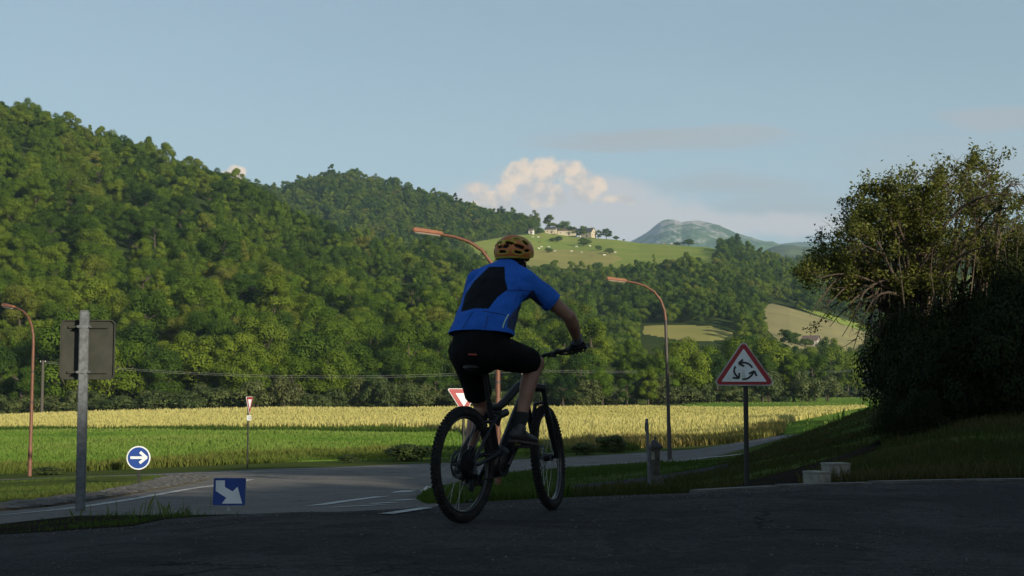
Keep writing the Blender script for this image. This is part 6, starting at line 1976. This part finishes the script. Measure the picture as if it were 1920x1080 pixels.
def wires(p, q, sag, label, offs):
    mb = MB()
    for o in offs:
        pts = [p.lerp(q, i / 24) + Vector((o, 0, -0.1 - sag * 4 * (i / 24) * (1 - i / 24) - (0.3 if o > 0 else 0))) for i in range(25)]
        mb.tube(pts, 0.012, 4)
    tag(mb.build('overhead_wire', M['wire']), label, 'wire')
wires(a, b2, 1.6, 'pair of thin wires sagging before the wood left of the rider', (-0.38, 0.38))
wires(b2, c2, 0.5, 'thin wires stretched before the wood right of the rider', (-0.38, 0.38))

# small white car far off by the pole
M['car_white'] = mat('car_white', (0.72, 0.72, 0.70), 0.3, coat=0.5)
def far_car():
    p = P(1679, 730, 388)
    root = empty('parked_car', (p.x, p.y, p.z), R(20), 'tiny white car by the wooden pole at the edge of the bush', 'car')
    prof = [(-1.9, 0.35), (1.9, 0.35), (1.95, 0.75), (1.0, 0.92), (0.45, 1.42), (-1.1, 1.46), (-1.8, 0.98), (-1.95, 0.7)]
    Mx = Matrix(((1, 0, 0, 0), (0, 0, -1, 0), (0, 1, 0, 0), (0, 0, 0, 1)))
    bd = MB().prism(prof, 1.66, Mx, -0.83).build('body', M['car_white'], root)
    for s in (-0.835, 0.833):
        MB().prism([(0.75, 0.95), (0.40, 1.34), (-1.05, 1.37), (-1.6, 1.0)], 0.012, Mx, s - 0.006).build('side_window', M['glass'], bd)
    for x in (-1.2, 1.25):
        for s in (1, -1):
            MB().tube([(x, s * 0.70, 0.32), (x, s * 0.86, 0.32)], 0.32, 16).build('wheel', M['tyre'], root)
far_car()

# ------------------------------------------------------------------ the many-stemmed tree on the bank
M['limb_bark'] = mat('limb_bark', (0.085, 0.062, 0.042), 0.95, (0.05, 0.038, 0.028), 5.0, 0.6, 40)
def bank_tree():
    rng = random.Random(17); D = 30.0
    b0 = P(1750, 770, D); b0.z = h(b0.x, b0.y)
    root = empty('bank_tree', b0, 0, 'large many-stemmed tree with open crown and bare hanging twigs on the right bank', 'tree')
    targets = []   # pixel target, leafiness, depth shift
    def T(x, y, leaf, dz=None): targets.append((P(x, y + 14, D + (rng.uniform(-2.2, 2.2) if dz is None else dz)), leaf))
    for x, y in [(1495, 500), (1512, 478), (1530, 455), (1560, 420), (1575, 395), (1590, 368), (1610, 350), (1640, 335), (1665, 340), (1690, 335), (1720, 325), (1745, 318), (1765, 310), (1795, 303), (1820, 300), (1850, 298), (1872, 300), (1868, 330),
                 (1600, 420), (1640, 390), (1680, 380), (1720, 370), (1760, 360), (1700, 420), (1660, 440), (1740, 410), (1560, 470), (1600, 480), (1635, 470), (1540, 510), (1790, 420), (1830, 380), (1780, 385), (1820, 430), (1860, 400), (1890, 380),
                 (1915, 395), (1900, 430), (1930, 360), (1940, 420), (1870, 450), (1850, 470), (1910, 470), (1690, 470), (1740, 470), (1780, 470), (1960, 400), (1990, 430), (1590, 510), (1640, 515), (1570, 540), (1690, 520), (1745, 520), (1960, 460),
                 (1800, 340), (1840, 340), (1815, 318), (1780, 330), (1740, 345), (1655, 365), (1620, 385), (1585, 440)]:
        T(x, y, 1.0)
    for x, y in [(1545, 560), (1535, 590), (1555, 600), (1575, 615), (1600, 640), (1620, 632), (1585, 585), (1640, 610), (1610, 575), (1525, 535), (1650, 640), (1520, 575)]:
        T(x, y, 0.05)
    for x, y in [(1905, 345), (1925, 350), (1890, 340), (1935, 375), (1915, 330)]:
        T(x, y, 0.0)
    stems = MB(); twigs = MB(); tips = []; ivy = []
    stem_pts = []
    for k in range(9):
        x = 1640 + k * 32 + rng.uniform(-10, 10); y = 560 - 40 * math.sin(k / 8 * 3.1) + rng.uniform(-25, 15)
        top = P(x, y, D + rng.uniform(-1.2, 1.2))
        q = b0 + Vector((rng.uniform(-.25, .25), rng.uniform(-.25, .25), 0)); 
        mid = q.lerp(top, 0.5) + Vector((rng.uniform(-.2, .2), rng.uniform(-.2, .2), 0.25))
        pts = [q + Vector((0, 0, -0.3)), q.lerp(mid, .5) + Vector((rng.uniform(-.08, .08), 0, .05)), mid, mid.lerp(top, .5) + Vector((rng.uniform(-.1, .1), rng.uniform(-.1, .1), .04)), top]
        stems.tube([p - b0 for p in pts], [0.085, 0.06, 0.045, 0.036, 0.028], 8)
        stem_pts.append(pts)
        for m in range(46):                               # ivy on the stems
            u = rng.uniform(0.8, 3.99); i = int(u); c_ = pts[i].lerp(pts[i + 1], u - i)
            dv = Vector((rng.gauss(0, .24), rng.gauss(0, .24), rng.gauss(0, .16)))
            ivy.append(c_ + dv)
    for t, leaf in targets:
        best = min(stem_pts, key=lambda s: (s[-1] - t).length + rng.uniform(0, 0.9))
        fromp = best[-1].lerp(best[2], rng.uniform(0.0, 0.75))
        v = t - fromp
        if leaf > 0.5: leaf *= rng.choice([0.3, 0.75, 1.0, 1.0])
        bow = Vector((0, 0, v.length * (0.16 if leaf > 0.1 else 0.38)))
        n = 9; path = []
        j1, j2 = Vector((rng.uniform(-.1, .1), rng.uniform(-.1, .1), rng.uniform(-.07, .07))), Vector((rng.uniform(-.09, .09), rng.uniform(-.09, .09), rng.uniform(-.07, .07)))
        for i in range(n + 1):
            u = i / n
            path.append(fromp + v * u + bow * (4 * u * (1 - u)) * 0.8 + j1 * math.sin(u * 6) * u + j2 * math.sin(u * 11 + 1) * u)
        stems.tube([p - b0 for p in path], [0.034 * (1 - i / n) + 0.007 for i in range(n + 1)], 6)
        nb = 14 if leaf > 0.1 else 7
        for k in range(nb):
            u = rng.uniform(0.30, 1.0) ** 0.8
            i = min(n - 1, int(u * n)); p = path[i].lerp(path[i + 1], u * n - i)
            dr = (path[i + 1] - path[i]).normalized()
            sd = Vector((rng.gauss(0, 1), rng.gauss(0, 1), rng.gauss(0.35 if leaf > 0.1 else -0.3, .7))).normalized()
            d = (dr * 0.8 + sd).normalized(); L = rng.uniform(0.25, 0.62) * (1.15 - 0.5 * u)
            c1 = p + d * L * .5 + Vector((0, 0, rng.uniform(-.03, .04))); c2 = p + d * L + Vector((rng.uniform(-.05, .05), rng.uniform(-.05, .05), rng.uniform(-.09, .05)))
            twigs.tube([p - b0, c1 - b0, c2 - b0], [0.009, 0.006, 0.003], 4)
            if rng.random() < leaf * 0.80: tips += [(c1, d, 0.6), (c2, d, 1.0), (p.lerp(c1, 0.8), d, 0.5)]
            for m in range(2):
                e = (d + Vector((rng.gauss(0, .8), rng.gauss(0, .8), rng.gauss(0, .6)))).normalized(); f = c1.lerp(c2, rng.random()) + e * rng.uniform(.12, .3)
                twigs.tube([c1.lerp(c2, .3) - b0, f - b0], [0.0045, 0.002], 3)
                if rng.random() < leaf * 0.72: tips.append((f, e, 1.0))
    # thin straight suckers in the middle of the crown
    for k in range(46):
        x = rng.uniform(1660, 1900); y0 = rng.uniform(560, 640); y1 = y0 - rng.uniform(90, 210)
        a_ = P(x, y0, D + rng.uniform(-1.5, 1.5)); b_ = P(x + rng.uniform(-25, 25), y1, D + rng.uniform(-1.5, 1.5))
        stems.tube([a_ - b0, a_.lerp(b_, .5) + Vector((rng.uniform(-.1, .1), 0, 0)) - b0, b_ - b0], [0.018, 0.013, 0.005], 5)
        tips.append((b_, Vector((0, 0, 1)), 0.7))
    stems.build('trunk', M['limb_bark'], root, True)
    twigs.build('twigs', M['limb_bark'], root, True)
    r2 = np.random.default_rng(5)
    P_ = []; N_ = []; T_ = []
    for p, d, wgt in tips:
        n = int(27 * wgt) + 1
        q = np.array(p - b0) + r2.normal(0, 0.062, (n, 3)) + np.array(d)[None] * r2.uniform(-.1, .12, (n, 1))
        nn = r2.normal(0, 0.7, (n, 3)) + np.array([0, 0, 0.8]); nn /= np.linalg.norm(nn, axis=1)[:, None]
        P_.append(q); N_.append(nn); T_.append(np.clip(0.45 + r2.normal(0, .12) + r2.normal(0, .18, n), 0, 1))
    P_ = np.concatenate(P_); N_ = np.concatenate(N_); T_ = np.concatenate(T_)
    v, f = leaf_quads(P_, N_, 0.076 * r2.uniform(.55, 1.3, len(P_)), r2, 0.55)
    link('crown', mesh_np('crown', v, f, False, {'tone': np.repeat(T_, 4)}), M['right_leaves'], root)
    n = len(ivy); k_ = 16
    q = np.repeat(np.array([tuple(p - b0) for p in ivy]), k_, 0) + r2.normal(0, 0.10, (n * k_, 3))
    nn = r2.normal(0, 0.6, (n * k_, 3)) + np.array([0, -0.5, 0.5]); nn /= np.linalg.norm(nn, axis=1)[:, None]
    v, f = leaf_quads(q, nn, 0.085 * r2.uniform(.6, 1.3, len(q)), r2, 0.7)
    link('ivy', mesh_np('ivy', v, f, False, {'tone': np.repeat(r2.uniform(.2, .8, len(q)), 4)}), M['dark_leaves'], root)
    print('bank tree leaves', len(P_))
bank_tree()

# ------------------------------------------------------------------ dark bushes under it
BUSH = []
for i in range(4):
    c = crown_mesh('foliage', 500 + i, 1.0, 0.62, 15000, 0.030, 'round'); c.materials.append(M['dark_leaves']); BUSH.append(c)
def bush(px, base, d, wpx, hpx, k, label):
    p = P(px, base, d); g = h(p.x, p.y)
    root = empty('bush', (p.x, p.y, min(g, p.z) - 0.35), random.uniform(0, 6.28), label, 'bush', 'dark bushes under the bank tree')
    sx = wpx / F * d / 1.25; sz = (P(px, base - hpx, d).z - min(g, p.z)) / 0.95
    root.scale = (sx, sx, sz)
    link('foliage', BUSH[k], None, root); link('stems', SHR[k][1], None, root)
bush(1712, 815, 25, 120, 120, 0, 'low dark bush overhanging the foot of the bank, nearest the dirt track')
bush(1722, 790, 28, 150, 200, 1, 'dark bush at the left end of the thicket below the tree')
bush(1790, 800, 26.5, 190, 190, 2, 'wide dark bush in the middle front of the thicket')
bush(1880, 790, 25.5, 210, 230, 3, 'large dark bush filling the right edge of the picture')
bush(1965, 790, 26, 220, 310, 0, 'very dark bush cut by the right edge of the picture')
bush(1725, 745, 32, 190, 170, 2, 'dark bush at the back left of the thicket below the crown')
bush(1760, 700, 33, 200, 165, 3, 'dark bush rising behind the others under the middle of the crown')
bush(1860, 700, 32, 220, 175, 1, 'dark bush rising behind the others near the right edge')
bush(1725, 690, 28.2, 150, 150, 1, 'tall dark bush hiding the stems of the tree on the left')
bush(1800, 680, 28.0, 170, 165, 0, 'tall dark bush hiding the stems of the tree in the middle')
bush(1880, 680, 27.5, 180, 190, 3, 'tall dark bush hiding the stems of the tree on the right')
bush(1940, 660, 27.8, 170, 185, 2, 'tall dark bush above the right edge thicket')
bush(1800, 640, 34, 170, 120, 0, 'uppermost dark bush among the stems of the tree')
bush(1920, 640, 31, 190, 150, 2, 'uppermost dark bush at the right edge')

# ------------------------------------------------------------------ unseen wood added beside and behind the viewer to shade the road
def shade_wood():
    rg2 = np.random.default_rng(33)
    pts = []; sc = []
    def row(x0, y0, x1, y1, n, top0, top1, jit=1.6):
        for i in range(n):
            t = (i + rg2.uniform(-.3, .3)) / max(1, n - 1)
            x = x0 + (x1 - x0) * t + rg2.uniform(-jit, jit); y = y0 + (y1 - y0) * t + rg2.uniform(-jit, jit)
            g = h(x, y); top = top0 + (top1 - top0) * t + rg2.uniform(-0.7, 0.5)
            pts.append((x, y, g - 0.2)); sc.append(max(0.4, (top - g) / 12.0))
    for a in SHADE_ROWS: row(*a)
    n = len(pts); sc = np.array(sc)
    idx = rg2.choice([0, 1, 3, 0, 1], n)
    s3_ = np.stack([sc * rg2.uniform(.85, 1.1, n), sc * rg2.uniform(.85, 1.1, n), sc * np.array([12 / KINDS_T[i][1] for i in idx])], 1)
    rot = np.stack([np.zeros(n), np.zeros(n), rg2.uniform(0, 6.28, n)], 1)
    instancer('unseen_shade_wood', pts, s3_, rot, idx, far_coll, 'unseen broadleaf wood added beside and behind the viewer to shade the road', 'wood')
SHADE_ROWS = [(29, 38, 28, 14, 7, 11.6, 10.9), (28, 10, 27.5, 4, 2, 10.2, 10.4), (32, 40, 31, 12, 7, 11.6, 11.3), (28, 0, 27.5, -15, 5, 10.9, 12.0), (28, -20.5, 27, -34, 5, 14.2, 14.6), (33, -7, 32, -22, 4, 13.2, 14.0), (33, -27, 32, -40, 4, 15.3, 15.8), (27, -36, 24, -50, 4, 13, 14), (22, -46, 4, -60, 5, 13.5, 14.5), (38, 44, 52, 92, 9, 9.5, 10.5)]
shade_wood()

# ------------------------------------------------------------------ the air
HZ = 0.000078
def haze_box():
    x0, x1, y0, y1, z0, z1 = -4900, 4900, -200, 11800, -8.5, 760
    mb = MB().box(((x0 + x1) / 2, (y0 + y1) / 2, (z0 + z1) / 2), (x1 - x0, y1 - y0, z1 - z0))
    m = bpy.data.materials.new('haze'); m.use_nodes = True
    g = NG(m.node_tree); g.n.clear()
    v = g.new('ShaderNodeVolumePrincipled')
    v.inputs['Color'].default_value = (0.52, 0.76, 1.0, 1)
    v.inputs['Density'].default_value = HZ
    v.inputs['Anisotropy'].default_value = 0.0
    out = g.new('ShaderNodeOutputMaterial'); g.l.new(v.outputs[0], out.inputs['Volume'])
    o = mb.build('haze', m)
    tag(o, 'thin bluish evening haze filling the valley', 'haze', kind='stuff')
haze_box()
